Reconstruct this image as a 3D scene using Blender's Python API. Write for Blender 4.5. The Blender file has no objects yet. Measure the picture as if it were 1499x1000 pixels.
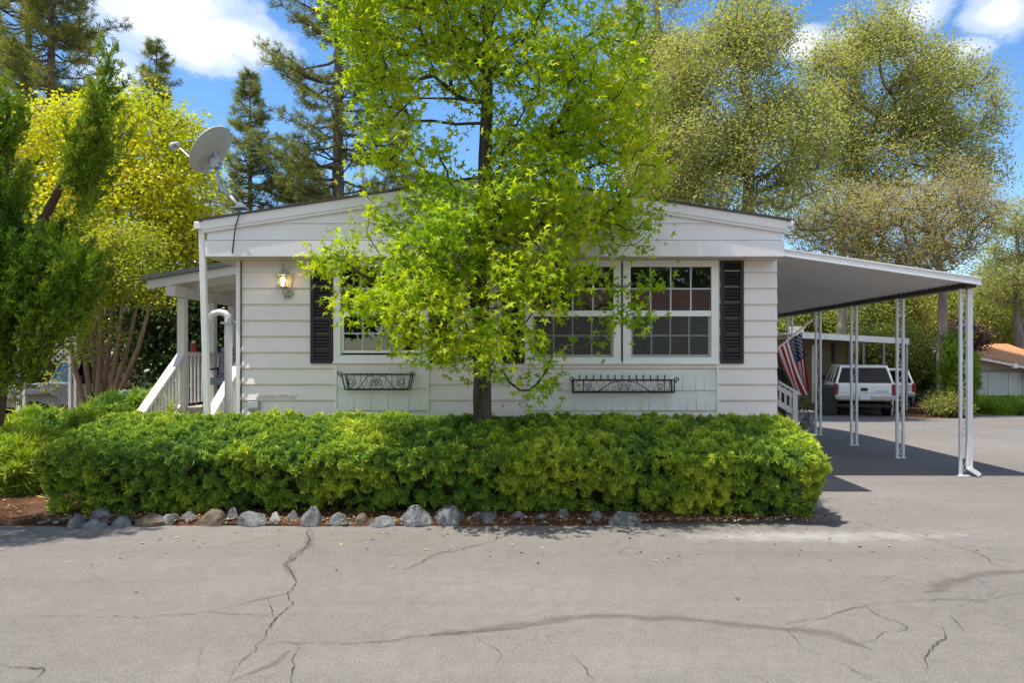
import bpy, math, random
import numpy as np
R = math.radians
scene = bpy.context.scene
col = scene.collection
EYE = 1.76
# photograph pixel (1499 x 1000) + distance in metres -> place in the world
def P(px, py, d): return ((px - 779) / 1000 * d, d, EYE + (521 - py) / 1000 * d)
def G(px, py):
    d = EYE / ((py - 521) / 1000); return ((px - 779) / 1000 * d, d, 0.0)
def gz(y):                                   # the lane falls away behind the house
    t = min(1, max(0, (y - 15) / 9)); return -0.38 * t * t * (3 - 2 * t)

# ------------------------------------------------------------------ materials
def new_mat(name):
    m = bpy.data.materials.new(name); m.use_nodes = True
    nt = m.node_tree
    for n in list(nt.nodes): nt.nodes.remove(n)
    out = nt.nodes.new('ShaderNodeOutputMaterial')
    return m, nt, out
def N(nt, t, **k):
    n = nt.nodes.new(t)
    for a, v in k.items():
        if a in n.inputs: n.inputs[a].default_value = v
        else: setattr(n, a, v)
    return n
def C4(c): return (c[0], c[1], c[2], 1)
def ramp(nt, fac, stops, interp='LINEAR'):
    r = nt.nodes.new('ShaderNodeValToRGB'); r.color_ramp.interpolation = interp
    e = r.color_ramp.elements
    while len(e) < len(stops): e.new(0.5)
    for i, (p, c) in enumerate(stops):
        e[i].position = p; e[i].color = C4(c) if hasattr(c, '__len__') else (c, c, c, 1)
    nt.links.new(fac, r.inputs[0]); return r.outputs[0]
def noise(nt, scale, detail=4, rough=.6, vec=None, stretch=None):
    n = nt.nodes.new('ShaderNodeTexNoise'); n.inputs['Scale'].default_value = scale
    n.inputs['Detail'].default_value = detail; n.inputs['Roughness'].default_value = rough
    if vec is None:
        vec = nt.nodes.new('ShaderNodeNewGeometry').outputs['Position']
    if stretch:
        mp = nt.nodes.new('ShaderNodeMapping'); mp.inputs['Scale'].default_value = stretch
        nt.links.new(vec, mp.inputs[0]); vec = mp.outputs[0]
    nt.links.new(vec, n.inputs['Vector']); return n.outputs['Fac']
def mixc(nt, fac, a, b, mode='MIX'):
    m = nt.nodes.new('ShaderNodeMix'); m.data_type = 'RGBA'; m.blend_type = mode
    for s, v in ((m.inputs[0], fac), (m.inputs[6], a), (m.inputs[7], b)):
        if hasattr(v, 'links'): nt.links.new(v, s)
        elif isinstance(v, (int, float)): s.default_value = v
        else: s.default_value = C4(v)
    return m.outputs[2]
def math_(nt, op, a, b=0.0, clamp=False):
    m = nt.nodes.new('ShaderNodeMath'); m.operation = op; m.use_clamp = clamp
    for s, v in ((m.inputs[0], a), (m.inputs[1], b)):
        if hasattr(v, 'links'): nt.links.new(v, s)
        else: s.default_value = v
    return m.outputs[0]
def surf(name, base, rough=.6, var=.12, scale=6, metal=0, bump=0, bscale=60, spec=.4, dirt=None, stretch=None):
    """plain painted / stone / metal surface with soft uneven tone and fine bump"""
    m, nt, out = new_mat(name)
    b = N(nt, 'ShaderNodeBsdfPrincipled', Roughness=rough, Metallic=metal)
    b.inputs['Specular IOR Level'].default_value = spec
    f = noise(nt, scale, 5, .65, stretch=stretch)
    lo = tuple(x * (1 - var) for x in base); hi = tuple(min(1, x * (1 + var)) for x in base)
    c = ramp(nt, f, [(.3, lo), (.7, hi)])
    if dirt:
        d = noise(nt, scale * .45 + 1.3, 6, .7, stretch=stretch)
        c = mixc(nt, ramp(nt, d, [(.52, 0.0), (.75, dirt[1])]), c, dirt[0])
    nt.links.new(c, b.inputs['Base Color'])
    if bump:
        bp = N(nt, 'ShaderNodeBump', Strength=bump, Distance=.01)
        nt.links.new(noise(nt, bscale, 4, .6, stretch=stretch), bp.inputs['Height'])
        nt.links.new(bp.outputs[0], b.inputs['Normal'])
    nt.links.new(b.outputs[0], out.inputs[0]); return m
def leafmat(name, stops, trans=.4, rough=.55, spec=.25):
    m, nt, out = new_mat(name)
    a = N(nt, 'ShaderNodeAttribute'); a.attribute_name = 'tint'
    c = ramp(nt, a.outputs['Fac'], stops)
    b = N(nt, 'ShaderNodeBsdfPrincipled', Roughness=rough); b.inputs['Specular IOR Level'].default_value = spec
    t = N(nt, 'ShaderNodeBsdfTranslucent')
    nt.links.new(c, b.inputs['Base Color'])
    nt.links.new(mixc(nt, 1.0, c, (1.0, .95, .5), 'MULTIPLY'), t.inputs[0])
    mx = N(nt, 'ShaderNodeMixShader'); mx.inputs[0].default_value = trans
    nt.links.new(b.outputs[0], mx.inputs[1]); nt.links.new(t.outputs[0], mx.inputs[2])
    nt.links.new(mx.outputs[0], out.inputs[0]); return m
def glassmat(name, tint=(.8, .85, .85), rough=.01, boost=1.0):
    m, nt, out = new_mat(name)
    f = N(nt, 'ShaderNodeFresnel', IOR=1.5)
    fac = math_(nt, 'MULTIPLY', f.outputs[0], boost, True)
    t = N(nt, 'ShaderNodeBsdfTransparent'); t.inputs[0].default_value = C4(tint)
    g = N(nt, 'ShaderNodeBsdfGlossy', Roughness=rough)
    mx = N(nt, 'ShaderNodeMixShader'); nt.links.new(fac, mx.inputs[0])
    nt.links.new(t.outputs[0], mx.inputs[1]); nt.links.new(g.outputs[0], mx.inputs[2])
    nt.links.new(mx.outputs[0], out.inputs[0]); return m

# ------------------------------------------------------------------ objects
def tag(o, label=None, cat=None, group=None, kind=None):
    if label: o['label'] = label
    if cat: o['category'] = cat
    if group: o['group'] = group
    if kind: o['kind'] = kind
    return o
def thing(name, label, cat, loc=(0, 0, 0), group=None):
    o = bpy.data.objects.new(name, None); col.objects.link(o); o.location = loc
    o.empty_display_size = .2
    return tag(o, label, cat, group)
def origin(o):
    v = np.zeros(3)
    while o is not None:
        v = v + np.array(o.location[:]); o = o.parent
    return v
def mesh_obj(name, V, groups, mats, parent=None, loc=None, tint=None, smooth=False, midx=None):
    """V (n,3) in world space; groups = list of (m,k) index arrays"""
    V = np.asarray(V, dtype=np.float64).reshape(-1, 3)
    org = origin(parent) if parent is not None else np.array(loc if loc is not None else (0, 0, 0), float)
    me = bpy.data.meshes.new(name)
    me.vertices.add(len(V)); me.vertices.foreach_set('co', (V - org).astype(np.float32).ravel())
    groups = [np.asarray(g, dtype=np.int32) for g in groups if len(g)]
    nl = sum(g.size for g in groups); nf = sum(len(g) for g in groups)
    me.loops.add(nl); me.polygons.add(nf)
    me.loops.foreach_set('vertex_index', np.concatenate([g.ravel() for g in groups]))
    tot = np.concatenate([np.full(len(g), g.shape[1], np.int32) for g in groups])
    st = np.concatenate([[0], np.cumsum(tot)[:-1]]).astype(np.int32)
    me.polygons.foreach_set('loop_start', st)
    me.polygons.foreach_set('use_smooth', np.full(nf, bool(smooth)))
    if midx is not None: me.polygons.foreach_set('material_index', np.asarray(midx, np.int32))
    if tint is not None:
        a = me.attributes.new('tint', 'FLOAT', 'POINT'); a.data.foreach_set('value', np.asarray(tint, np.float32))
    me.update(calc_edges=True); me.validate()
    for m in (mats if isinstance(mats, (list, tuple)) else [mats]): me.materials.append(m)
    o = bpy.data.objects.new(name, me); col.objects.link(o)
    if parent is not None: o.parent = parent
    elif loc is not None: o.location = loc
    return o
class MB:
    def __init__(s): s.v = []; s.f = []; s.mi = []; s.m = 0
    def add(s, V, F):
        n = len(s.v); s.v += [tuple(map(float, p)) for p in V]
        for f in F: s.f.append([i + n for i in f]); s.mi.append(s.m)
        return s
    def box(s, x0, x1, y0, y1, z0, z1):
        V = [(x, y, z) for z in (z0, z1) for y in (y0, y1) for x in (x0, x1)]
        return s.add(V, [(0, 2, 3, 1), (4, 5, 7, 6), (0, 1, 5, 4), (2, 6, 7, 3), (0, 4, 6, 2), (1, 3, 7, 5)])
    def bar(s, a, b, w, h, up=(0, 0, 1)):
        """rectangular bar from a to b, w across, h along up"""
        a = np.array(a, float); b = np.array(b, float); d = b - a; d /= np.linalg.norm(d)
        u = np.array(up, float)
        if abs(d @ u) > .98: u = np.array((0, 1., 0))
        r = np.cross(d, u); r /= np.linalg.norm(r); u = np.cross(r, d)
        V = []
        for p in (a, b):
            for i, j in ((-1, -1), (1, -1), (1, 1), (-1, 1)): V.append(p + r * i * w / 2 + u * j * h / 2)
        return s.add(V, [(3, 2, 1, 0), (4, 5, 6, 7), (0, 1, 5, 4), (1, 2, 6, 5), (2, 3, 7, 6), (3, 0, 4, 7)])
    def quad(s, *p): return s.add(p, [tuple(range(len(p)))])
    def prism(s, poly, y0, y1):
        """polygon of (x,z) extruded along y"""
        n = len(poly); V = [(x, y0, z) for x, z in poly] + [(x, y1, z) for x, z in poly]
        F = [tuple(range(n)), tuple(range(2 * n - 1, n - 1, -1))] + [(i, n + i, n + (i + 1) % n, (i + 1) % n) for i in range(n)]
        return s.add(V, F)
    def prismx(s, poly, x0, x1):
        n = len(poly); V = [(x0, y, z) for y, z in poly] + [(x1, y, z) for y, z in poly]
        F = [tuple(range(n)), tuple(range(2 * n - 1, n - 1, -1))] + [(i, n + i, n + (i + 1) % n, (i + 1) % n) for i in range(n)]
        return s.add(V, F)
    def tube(s, path, r, k=8, cap=True):
        p = np.array(path, float); n = len(p)
        rr = np.full(n, r, float) if np.isscalar(r) else np.array(r, float)
        t = np.gradient(p, axis=0) if n > 2 else np.tile(p[1] - p[0], (n, 1))
        t /= np.linalg.norm(t, axis=1)[:, None] + 1e-12
        u = np.array((0, 0, 1.)) if abs(t[0][2]) < .9 else np.array((1., 0, 0))
        V = []
        a = np.linspace(0, 2 * math.pi, k, endpoint=False)
        for i in range(n):
            u = u - t[i] * (u @ t[i]); u /= np.linalg.norm(u) + 1e-12
            w = np.cross(t[i], u)
            for an in a: V.append(p[i] + rr[i] * (math.cos(an) * u + math.sin(an) * w))
        F = [(i * k + j, i * k + (j + 1) % k, (i + 1) * k + (j + 1) % k, (i + 1) * k + j) for i in range(n - 1) for j in range(k)]
        if cap: F += [tuple(range(k - 1, -1, -1)), tuple(range((n - 1) * k, n * k))]
        return s.add(V, F)
    def lathe(s, c, prof, k=16, ax=None):
        """profile of (r, h) turned about z (or axis ax) at c"""
        ax = np.array(ax if ax is not None else (0, 0, 1.), float); ax /= np.linalg.norm(ax)
        u = np.array((1., 0, 0)) if abs(ax[0]) < .9 else np.array((0, 1., 0))
        u = u - ax * (u @ ax); u /= np.linalg.norm(u); w = np.cross(ax, u); c = np.array(c, float)
        V = []
        for r, h in prof:
            for j in range(k):
                an = 2 * math.pi * j / k; V.append(c + ax * h + r * (math.cos(an) * u + math.sin(an) * w))
        n = len(prof)
        F = [(i * k + j, i * k + (j + 1) % k, (i + 1) * k + (j + 1) % k, (i + 1) * k + j) for i in range(n - 1) for j in range(k)]
        F += [tuple(range(k - 1, -1, -1)), tuple(range((n - 1) * k, n * k))]
        return s.add(V, F)
    def build(s, name, mats, parent=None, loc=None, smooth=False, bevel=0):
        org = origin(parent) if parent is not None else np.array(loc if loc is not None else (0, 0, 0), float)
        me = bpy.data.meshes.new(name)
        me.from_pydata([tuple(np.array(p) - org) for p in s.v], [], s.f)
        for m in (mats if isinstance(mats, (list, tuple)) else [mats]): me.materials.append(m)
        me.polygons.foreach_set('material_index', np.array(s.mi, np.int32))
        me.polygons.foreach_set('use_smooth', np.full(len(s.f), bool(smooth)))
        me.update()
        o = bpy.data.objects.new(name, me); col.objects.link(o)
        if parent is not None: o.parent = parent
        elif loc is not None: o.location = loc
        if bevel:
            b = o.modifiers.new('edge', 'BEVEL'); b.width = bevel; b.segments = 2; b.limit_method = 'ANGLE'; b.angle_limit = R(40)
        return o
def copy_tree(o, parent=None, delta=None):
    c = o.copy(); col.objects.link(c)
    c.parent = parent
    for ch in [x for x in bpy.data.objects if x.parent == o]: copy_tree(ch, c)
    return c

# ------------------------------------------------------------------ numpy noise
def _h(ix, iy, iz, s):
    with np.errstate(over='ignore'):
        n = (ix.astype(np.int64) * 374761393 + iy.astype(np.int64) * 668265263 + iz.astype(np.int64) * 2147483647 + s * 974711)
        n = (n ^ (n >> 13)) * 1274126177; n = n ^ (n >> 16)
    return (n & 0xFFFFFF).astype(np.float64) / 0xFFFFFF
def vnoise(p, scale=1.0, seed=0):
    p = np.asarray(p, float) * scale; i = np.floor(p).astype(np.int64); f = p - i; f = f * f * (3 - 2 * f)
    r = 0
    for a in (0, 1):
        for b in (0, 1):
            for c in (0, 1):
                w = (f[:, 0] if a else 1 - f[:, 0]) * (f[:, 1] if b else 1 - f[:, 1]) * (f[:, 2] if c else 1 - f[:, 2])
                r = r + w * _h(i[:, 0] + a, i[:, 1] + b, i[:, 2] + c, seed)
    return r
def unit(v): return v / (np.linalg.norm(v, axis=-1, keepdims=True) + 1e-12)

# ------------------------------------------------------------------ foliage
def _star():
    # five-pointed sweetgum blade: stem at the origin, lobes fanned
    out = []; ang = [-128, -68, 0, 68, 128]; ln = [.62, .92, 1.0, .92, .62]
    pts = [(0, 0)]
    for i, (a, l) in enumerate(zip(ang, ln)):
        a = R(90 + a)
        if i: 
            m = R(90 + (ang[i] + ang[i - 1]) / 2); pts.append((.34 * math.cos(m), .34 * math.sin(m)))
        pts.append((l * math.cos(a), l * math.sin(a)))
    p = np.array(pts[:1] + pts[1:]); return p
STAR = _star()
STAR_F = np.array([(0, i, i + 1) for i in range(1, len(STAR) - 1)])
OVAL = np.array([(0, 0), (.28, .35), (.22, .75), (0, 1), (-.22, .75), (-.28, .35)]); OVAL_F = np.array([(0, 1, 2, 3), (0, 3, 4, 5)])
DIA = np.array([(0, 0), (.34, .5), (0, 1), (-.34, .5)]); DIA_F = np.array([(0, 1, 2, 3)])
def leaves(rng, C, D, U, size, tpl, tf, curl=.15):
    """blades at C with tip direction D and face normal near U"""
    D = unit(D); X = unit(np.cross(D, U)); Z = np.cross(X, D)
    t = tpl; n = len(C); k = len(t)
    r2 = (t ** 2).sum(1)
    V = (C[:, None] + size[:, None, None] * (t[None, :, 0:1] * X[:, None] + t[None, :, 1:2] * D[:, None] - curl * (r2[None, :, None] - .2 * np.abs(t[None, :, 0:1])) * Z[:, None]))
    F = tf[None] + (np.arange(n) * k)[:, None, None]
    return V.reshape(-1, 3), F.reshape(-1, tf.shape[1]), k
UPV = np.array((0, 0, .9)); UPF = np.array((-.15, -.45, .55))
def sprays(rng, C, D, ln, wd, per=7, spread=.55, flat=UPV):
    """tufts of narrow blades: per blades fanned round direction D"""
    n = len(C); D = unit(D)
    d = unit(D[:, None] + spread * rng.normal(size=(n, per, 3)))
    L = ln[:, None] * rng.uniform(.55, 1.15, (n, per))
    s = unit(np.cross(d, flat + rng.normal(size=(n, per, 3)) * (1.0 if flat is UPV else .85)))
    base = C[:, None] + D[:, None] * (ln[:, None, None] * rng.uniform(-.3, .35, (n, per, 1)))
    w = wd if np.isscalar(wd) else wd[:, None, None]
    mid = base + d * (L * .45)[..., None]
    V = np.stack([base, mid + s * w, base + d * L[..., None], mid - s * w], 2).reshape(-1, 3)
    F = np.arange(len(V)).reshape(-1, 4); return V, F
def lobe_pts(rng, lobes, n, shell=.45, gap=.0, gscale=1.2, seed=1):
    """points in a union of ellipsoids given as (px,py,rx_px,ry_px,d,rz_m[,weight])"""
    cs = []; ws = []
    for L in lobes:
        c = np.array(P(L[0], L[1], L[4])); r = np.array((L[2] * L[4] / 1000, L[5], L[3] * L[4] / 1000))
        cs.append((c, r)); ws.append((r[0] * r[1] * r[2]) ** .8 * (L[6] if len(L) > 6 else 1))
    ws = np.array(ws); ws /= ws.sum(); out = []
    while sum(map(len, out)) < n:
        k = rng.choice(len(cs), size=n, p=ws)
        u = unit(rng.normal(size=(n, 3))) * (rng.uniform(size=(n, 1)) ** (1 / 3 * shell))
        p = np.array([cs[i][0] for i in k]) + u * np.array([cs[i][1] for i in k])
        if gap: p = p[vnoise(p, gscale, seed) > gap]
        out.append(p)
    return np.concatenate(out)[:n]
def grow(trunk, pts, bf=.25, start=0.0):
    """join scattered points to a trunk polyline (x,y,z) as a balanced tree; returns nodes, parents"""
    pos = [np.array(t[:3], float) for t in trunk]; par = [-1] + list(range(len(trunk) - 1))
    plen = [0.0]
    for i in range(1, len(pos)): plen.append(plen[-1] + np.linalg.norm(pos[i] - pos[i - 1]) * .6)
    pts = np.asarray(pts, float); n = len(pts)
    best = np.full(n, 1e9); bi = np.zeros(n, int); bd = np.zeros(n)
    def upd(j):
        v = pts - pos[j]; d = np.linalg.norm(v, axis=1)
        c = d + bf * (plen[j]) + .35 * np.maximum(0, pos[j][2] - pts[:, 2])
        m = c < best; best[m] = c[m]; bi[m] = j; bd[m] = d[m]
    for j in range(len(pos)):
        if plen[j] >= start: upd(j)
    done = np.zeros(n, bool)
    for _ in range(n):
        q = np.where(done, 1e9, best).argmin(); done[q] = True
        pos.append(pts[q]); par.append(int(bi[q])); plen.append(plen[bi[q]] + bd[q]); upd(len(pos) - 1)
    return np.array(pos), np.array(par)
def limb_mesh(rng, pos, par, nt, r_tip=.006, pw=.5, rmax=.1, k=5, wob=.06):
    """tapered limbs for every edge off the trunk"""
    n = len(pos); cnt = np.ones(n)
    for i in range(n - 1, nt - 1, -1):
        if par[i] >= 0: cnt[par[i]] += cnt[i]
    rad = np.minimum(rmax, r_tip * cnt ** pw)
    e = np.arange(nt, n); a = pos[par[e]]; b = pos[e]; ra = np.where(par[e] < nt, rad[e] * 1.15, np.minimum(rad[par[e]], rad[e] * 1.5)); rb = rad[e]
    L = np.linalg.norm(b - a, axis=1)[:, None]
    m = (a + b) / 2 + rng.normal(size=a.shape) * L * wob - np.array((0, 0, 1)) * L * .05
    A = np.concatenate([a, m]); B = np.concatenate([m, b]); rA = np.concatenate([ra, (ra + rb) / 2]); rB = np.concatenate([(ra + rb) / 2, rb])
    d = unit(B - A); ref = np.where(np.abs(d[:, 2:3]) < .9, np.array([[0, 0, 1.]]), np.array([[1., 0, 0]]))
    u = unit(np.cross(d, ref)); w = np.cross(d, u); an = np.linspace(0, 2 * math.pi, k, endpoint=False)
    ring = np.cos(an)[None, :, None] * u[:, None] + np.sin(an)[None, :, None] * w[:, None]
    V = np.stack([A[:, None] + rA[:, None, None] * ring, B[:, None] + rB[:, None, None] * ring], 1).reshape(-1, 3)
    j = np.arange(k); q = np.stack([j, (j + 1) % k, k + (j + 1) % k, k + j], 1)
    F = (q[None] + (np.arange(len(A)) * 2 * k)[:, None, None]).reshape(-1, 4)
    return V, F
def trunk_mesh(path, k=22, seg=None, rough=.13, seed=3):
    """path of (x,y,z,r); returns ring mesh with uneven section"""
    p = np.array(path, float); t = np.linspace(0, len(p) - 1, (len(p) - 1) * 9 + 1)
    q = np.stack([np.interp(t, np.arange(len(p)), p[:, i]) for i in range(4)], 1)
    an = np.linspace(0, 2 * math.pi, k, endpoint=False)
    V = []
    for x, y, z, r in q:
        for a in an: V.append((x + r * math.cos(a), y + r * math.sin(a), z))
    V = np.array(V); nn = .6 * vnoise(V * np.array((1, 1, .3)), 22, seed) + .4 * vnoise(V, 7, seed + 1) - .5
    cen = np.repeat(q[:, :3], k, 0); V = cen + (V - cen) * (1 + rough * 2 * nn[:, None])
    n = len(q); i = np.arange(n - 1)[:, None]; j = np.arange(k)[None]
    F = np.stack([i * k + j, i * k + (j + 1) % k, (i + 1) * k + (j + 1) % k, (i + 1) * k + j], -1).reshape(-1, 4)
    return V, F
def merge(*ms):
    V = []; Fs = {}; n = 0
    for v, f in ms:
        V.append(v); Fs.setdefault(f.shape[1], []).append(f + n); n += len(v)
    return np.concatenate(V), [np.concatenate(x) for x in Fs.values()]
def tree(name, label, cat, seed, trunks, lobes, npts, per, size, mat, bark, tpl='dia', spread=.2, group=None, shell=.45, gap=0., gscale=1.2,
         r_tip=.006, rmax=.09, pw=.5, bf=.25, start=1.0, up=.6, droop=.3, k=5, leafy=1.0, twigs=0, yellow=0., tintw=.5):
    """trunk(s) as (x,y,z,r) polylines, limbs grown into the lobes, leaves scattered round every twig end"""
    rng = np.random.default_rng(seed); base = trunks[0][0][:3]
    root = thing(name, label, cat, base, group)
    pts = lobe_pts(rng, lobes, npts, shell, gap, gscale, seed)
    if len(trunks) == 1: sets = [pts]
    else:
        tops = np.array([t[-1][:3] for t in trunks]); who = np.linalg.norm(pts[:, None] - tops[None], axis=2).argmin(1)
        sets = [pts[who == i] for i in range(len(trunks))]
    ms = []; ends = []; dirs = []
    for t, s in zip(trunks, sets):
        ta = np.array(t, float); tt = np.linspace(0, len(ta) - 1, (len(ta) - 1) * 6 + 1)
        tr = np.stack([np.interp(tt, np.arange(len(ta)), ta[:, i]) for i in range(4)], 1)
        pos, par = grow(tr, s, bf, start); ms.append(trunk_mesh(t, seed=seed))
        ms.append(limb_mesh(rng, pos, par, len(tr), r_tip, pw, rmax, k))
        ends.append(pos[len(tr):]); dirs.append(pos[len(tr):] - pos[par[len(tr):]])
    E = np.concatenate(ends); Dn = unit(np.concatenate(dirs))
    if twigs:
        i = rng.integers(0, len(E), twigs); a = E[i]; L = spread * rng.uniform(.8, 2.2, (twigs, 1))
        b = a + unit(Dn[i] + rng.normal(size=(twigs, 3)) * .8) * L
        d = unit(b - a); u = unit(np.cross(d, rng.normal(size=d.shape))) * r_tip * .8; w = np.cross(d, u)
        V = np.stack([a + u, a - .5 * u + w, a - .5 * u - w, b], 1).reshape(-1, 3); o = (np.arange(twigs) * 4)[:, None]
        ms.append((V, np.concatenate([np.array([[0, 1, 3]]) + o, np.array([[1, 2, 3]]) + o, np.array([[2, 0, 3]]) + o])))
    V, Fs = merge(*ms); mesh_obj('trunk', V, Fs, bark, root, smooth=True)
    keep = rng.uniform(size=len(E)) < leafy; E = E[keep]; Dn = Dn[keep]
    n = len(E) * per; Ci = np.repeat(np.arange(len(E)), per)
    Cc = E[Ci] + rng.normal(size=(n, 3)) * spread * np.array((1, 1, .75))
    D = unit(Cc - E[Ci] + Dn[Ci] * .1 * spread) + rng.normal(size=(n, 3)) * .4 - np.array((0, 0, droop))
    U = rng.normal(size=(n, 3)) + np.array((0, 0, up * 2))
    S = size * rng.uniform(.6, 1.25, n)
    tp, tf = {'dia': (DIA, DIA_F), 'oval': (OVAL, OVAL_F), 'star': (STAR, STAR_F)}[tpl]
    V, F, kk = leaves(rng, Cc, D, U, S, tp, tf)
    cl = rng.uniform(size=len(E)); big = vnoise(Cc, .9, seed + 5)
    ti = np.clip(tintw * cl[Ci] * .5 + (1 - tintw) * rng.uniform(size=n) + .5 * (big - .5) + yellow + tintw * .25, 0, 1)
    mesh_obj('crown', V, [F], mat, root, tint=np.repeat(ti, kk))
    return root
SKY, SUNE, EXPO = .13, 4.2, .80
# ================================================================== materials
M = {}
M['siding'] = surf('pale_siding', (.81, .757, .728), .55, .04, 1.5, dirt=((.66, .60, .57), .4), bump=.08, bscale=90)
M['gable'] = surf('gable_siding', (.80, .785, .80), .55, .04, 1.5, dirt=((.6, .58, .58), .25))
M['trim'] = surf('white_trim', (.84, .83, .81), .5, .04, 3, dirt=((.55, .53, .5), .3))
M['vinyl'] = surf('white_vinyl', (.86, .86, .83), .35, .02, 3)
M['shingle'] = surf('painted_shingle', (.76, .765, .74), .7, .06, 5, stretch=(1, 1, .15), bump=.25, bscale=40)
M['soffit'] = surf('soffit_paint', (.55, .47, .39), .6, .05, 2)
M['shutter'] = surf('black_shutter', (.022, .02, .02), .45, .2, 8)
M['iron'] = surf('black_iron', (.018, .018, .019), .5, .3, 20)
M['roofing'] = surf('roof_shingle', (.07, .062, .055), .9, .35, 18, bump=.6, bscale=70)
M['alu'] = surf('painted_aluminium', (.68, .69, .70), .38, .05, 4, dirt=((.45, .44, .43), .3))
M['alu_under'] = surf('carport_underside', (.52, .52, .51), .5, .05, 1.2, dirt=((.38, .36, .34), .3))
M['dark_metal'] = surf('dark_bronze', (.05, .04, .035), .6, .3, 8)
M['grey_metal'] = surf('galvanised', (.42, .44, .46), .4, .15, 8, metal=.6)
M['dish'] = surf('dish_grey', (.50, .50, .48), .45, .04, 6)
M['rubber'] = surf('black_rubber', (.018, .018, .018), .7, .2, 20)
M['muntin'] = surf('grey_muntin', (.50, .54, .58), .4, .03, 4)
M['room'] = surf('room_plaster', (.52, .48, .43), .8, .08, 1)
M['glass'] = glassmat('window_glass', (.80, .84, .84), .012, 1.7)
M['screen'], nt, out = new_mat('insect_screen')
a_ = N(nt, 'ShaderNodeBsdfTransparent'); b_ = N(nt, 'ShaderNodeBsdfDiffuse'); b_.inputs[0].default_value = (.16, .165, .16, 1); m_ = N(nt, 'ShaderNodeMixShader'); m_.inputs[0].default_value = .42
nt.links.new(a_.outputs[0], m_.inputs[1]); nt.links.new(b_.outputs[0], m_.inputs[2]); nt.links.new(m_.outputs[0], out.inputs[0])
M['wood_white'] = surf('white_painted_wood', (.76, .74, .70), .55, .06, 5, dirt=((.5, .46, .4), .4), stretch=(1, 1, .3))
M['wood_grey'] = surf('grey_painted_wood', (.52, .52, .53), .6, .08, 5, dirt=((.35, .33, .31), .4))
M['deck'] = surf('deck_board', (.42, .38, .34), .7, .15, 6)
M['brass_white'] = surf('ivory_metal', (.44, .50, .44), .45, .12, 30, dirt=((.24, .28, .23), .6))
M['lamp_glass'] = glassmat('lantern_glass', (.95, .88, .72), .05, 1.0)
def emit(name, c, s):
    m, nt, out = new_mat(name); e = N(nt, 'ShaderNodeEmission', Strength=s); e.inputs[0].default_value = C4(c)
    nt.links.new(e.outputs[0], out.inputs[0]); return m
M['bulb'] = emit('lit_bulb', (1, .72, .38), 9)

# ================================================================== the home
K = 8.9
def wx(px, d=K): return (px - 779) / 1000 * d
def wz(py, d=K): return EYE + (521 - py) / 1000 * d
XL, XR, ZT = wx(353), wx(1137), wz(379)
BACK = 24.0
home = thing('mobile_home', 'pale grey single-storey home with lap siding, low gable and black shutters behind the long hedge', 'house', (-.3, K, 0))
WIN = [(489, 628, 380, 532), (768, 908.5, 380, 533), (911.5, 1051, 380, 533)]
holes = [(wx(489 + 4), wx(628 - 4), wz(528), wz(384)), (wx(772), wx(1047), wz(529), wz(384))]
def laps(mb, y, x0, x1, z_lines, holes=(), ztop=lambda x: 99, prot=.034):
    for zl, zh in zip(z_lines[:-1], z_lines[1:]):
        cuts = sorted({x0, x1, *[h[0] for h in holes], *[h[1] for h in holes]})
        for a, b in zip(cuts[:-1], cuts[1:]):
            spans = [(zl, zh)]
            for h in holes:
                if a >= h[0] - 1e-6 and b <= h[1] + 1e-6:
                    ns = []
                    for s, e in spans:
                        if h[2] > s: ns.append((s, min(e, h[2])))
                        if h[3] < e: ns.append((max(s, h[3]), e))
                    spans = [q for q in ns if q[1] - q[0] > .004]
            for s, e in spans:
                t = lambda z: y - prot + (prot - .003) * (z - zl) / (zh - zl)
                poly = [(a, s), (b, s), (b, e), (a, e)]; fa = ztop(a), ztop(b); o = []
                top = lambda x: fa[0] + (fa[1] - fa[0]) * (x - a) / (b - a)
                for i in range(4):
                    p, q = poly[i], poly[(i + 1) % 4]; dp, dq = top(p[0]) - p[1], top(q[0]) - q[1]
                    if dp >= 0: o.append(p)
                    if dp * dq < 0: k = dp / (dp - dq); o.append((p[0] + (q[0] - p[0]) * k, p[1] + (q[1] - p[1]) * k))
                if len(o) < 3: continue
                mb.quad(*[(x, t(z), z) for x, z in o])
                lowx = [x for x, z in o if abs(z - s) < 1e-6]
                if abs(s - zl) < 1e-6 and len(lowx) > 1: mb.quad((min(lowx), y, s), (max(lowx), y, s), (max(lowx), t(s), s), (min(lowx), t(s), s))
zl = [.06] + [wz(398.5 + 23.4 * k) for k in range(13, -1, -1)] + [ZT + .02]
zl = [z for z in zl if z >= .06]; zl = sorted(set(zl))
w = MB()
laps(w, K, XL, XR, zl, holes)
# right flank: the same courses, flaring at the corner
for a, b in zip(zl[:-1], zl[1:]):
    w.quad((XR + .02, K - .02, a), (XR + .02, BACK, a), (XR + .003, BACK, b), (XR + .003, K - .003, b))
    w.quad((XR, K, a), (XR, BACK, a), (XR + .02, BACK, a), (XR + .02, K - .02, a))
    w.quad((XL - .003, K - .003, b), (XL - .003, BACK, b), (XL - .02, BACK, a), (XL - .02, K - .02, a))
w.quad((XL, BACK, 0), (XR, BACK, 0), (XR, BACK, ZT), (XL, BACK, ZT))
w.build('wall', M['siding'], home)
c = MB(); c.box(XL - .055, XL - .004, K - .03, K + .06, .05, ZT); c.build('corner_trim', M['trim'], home)
for px in (493, 627, 769, 1049): c = MB(); c.box(wx(px) - .012, wx(px) + .012, K - .042, K - .004, .05, wz(534)); c.build('panel_trim', M['trim'], home)
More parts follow.
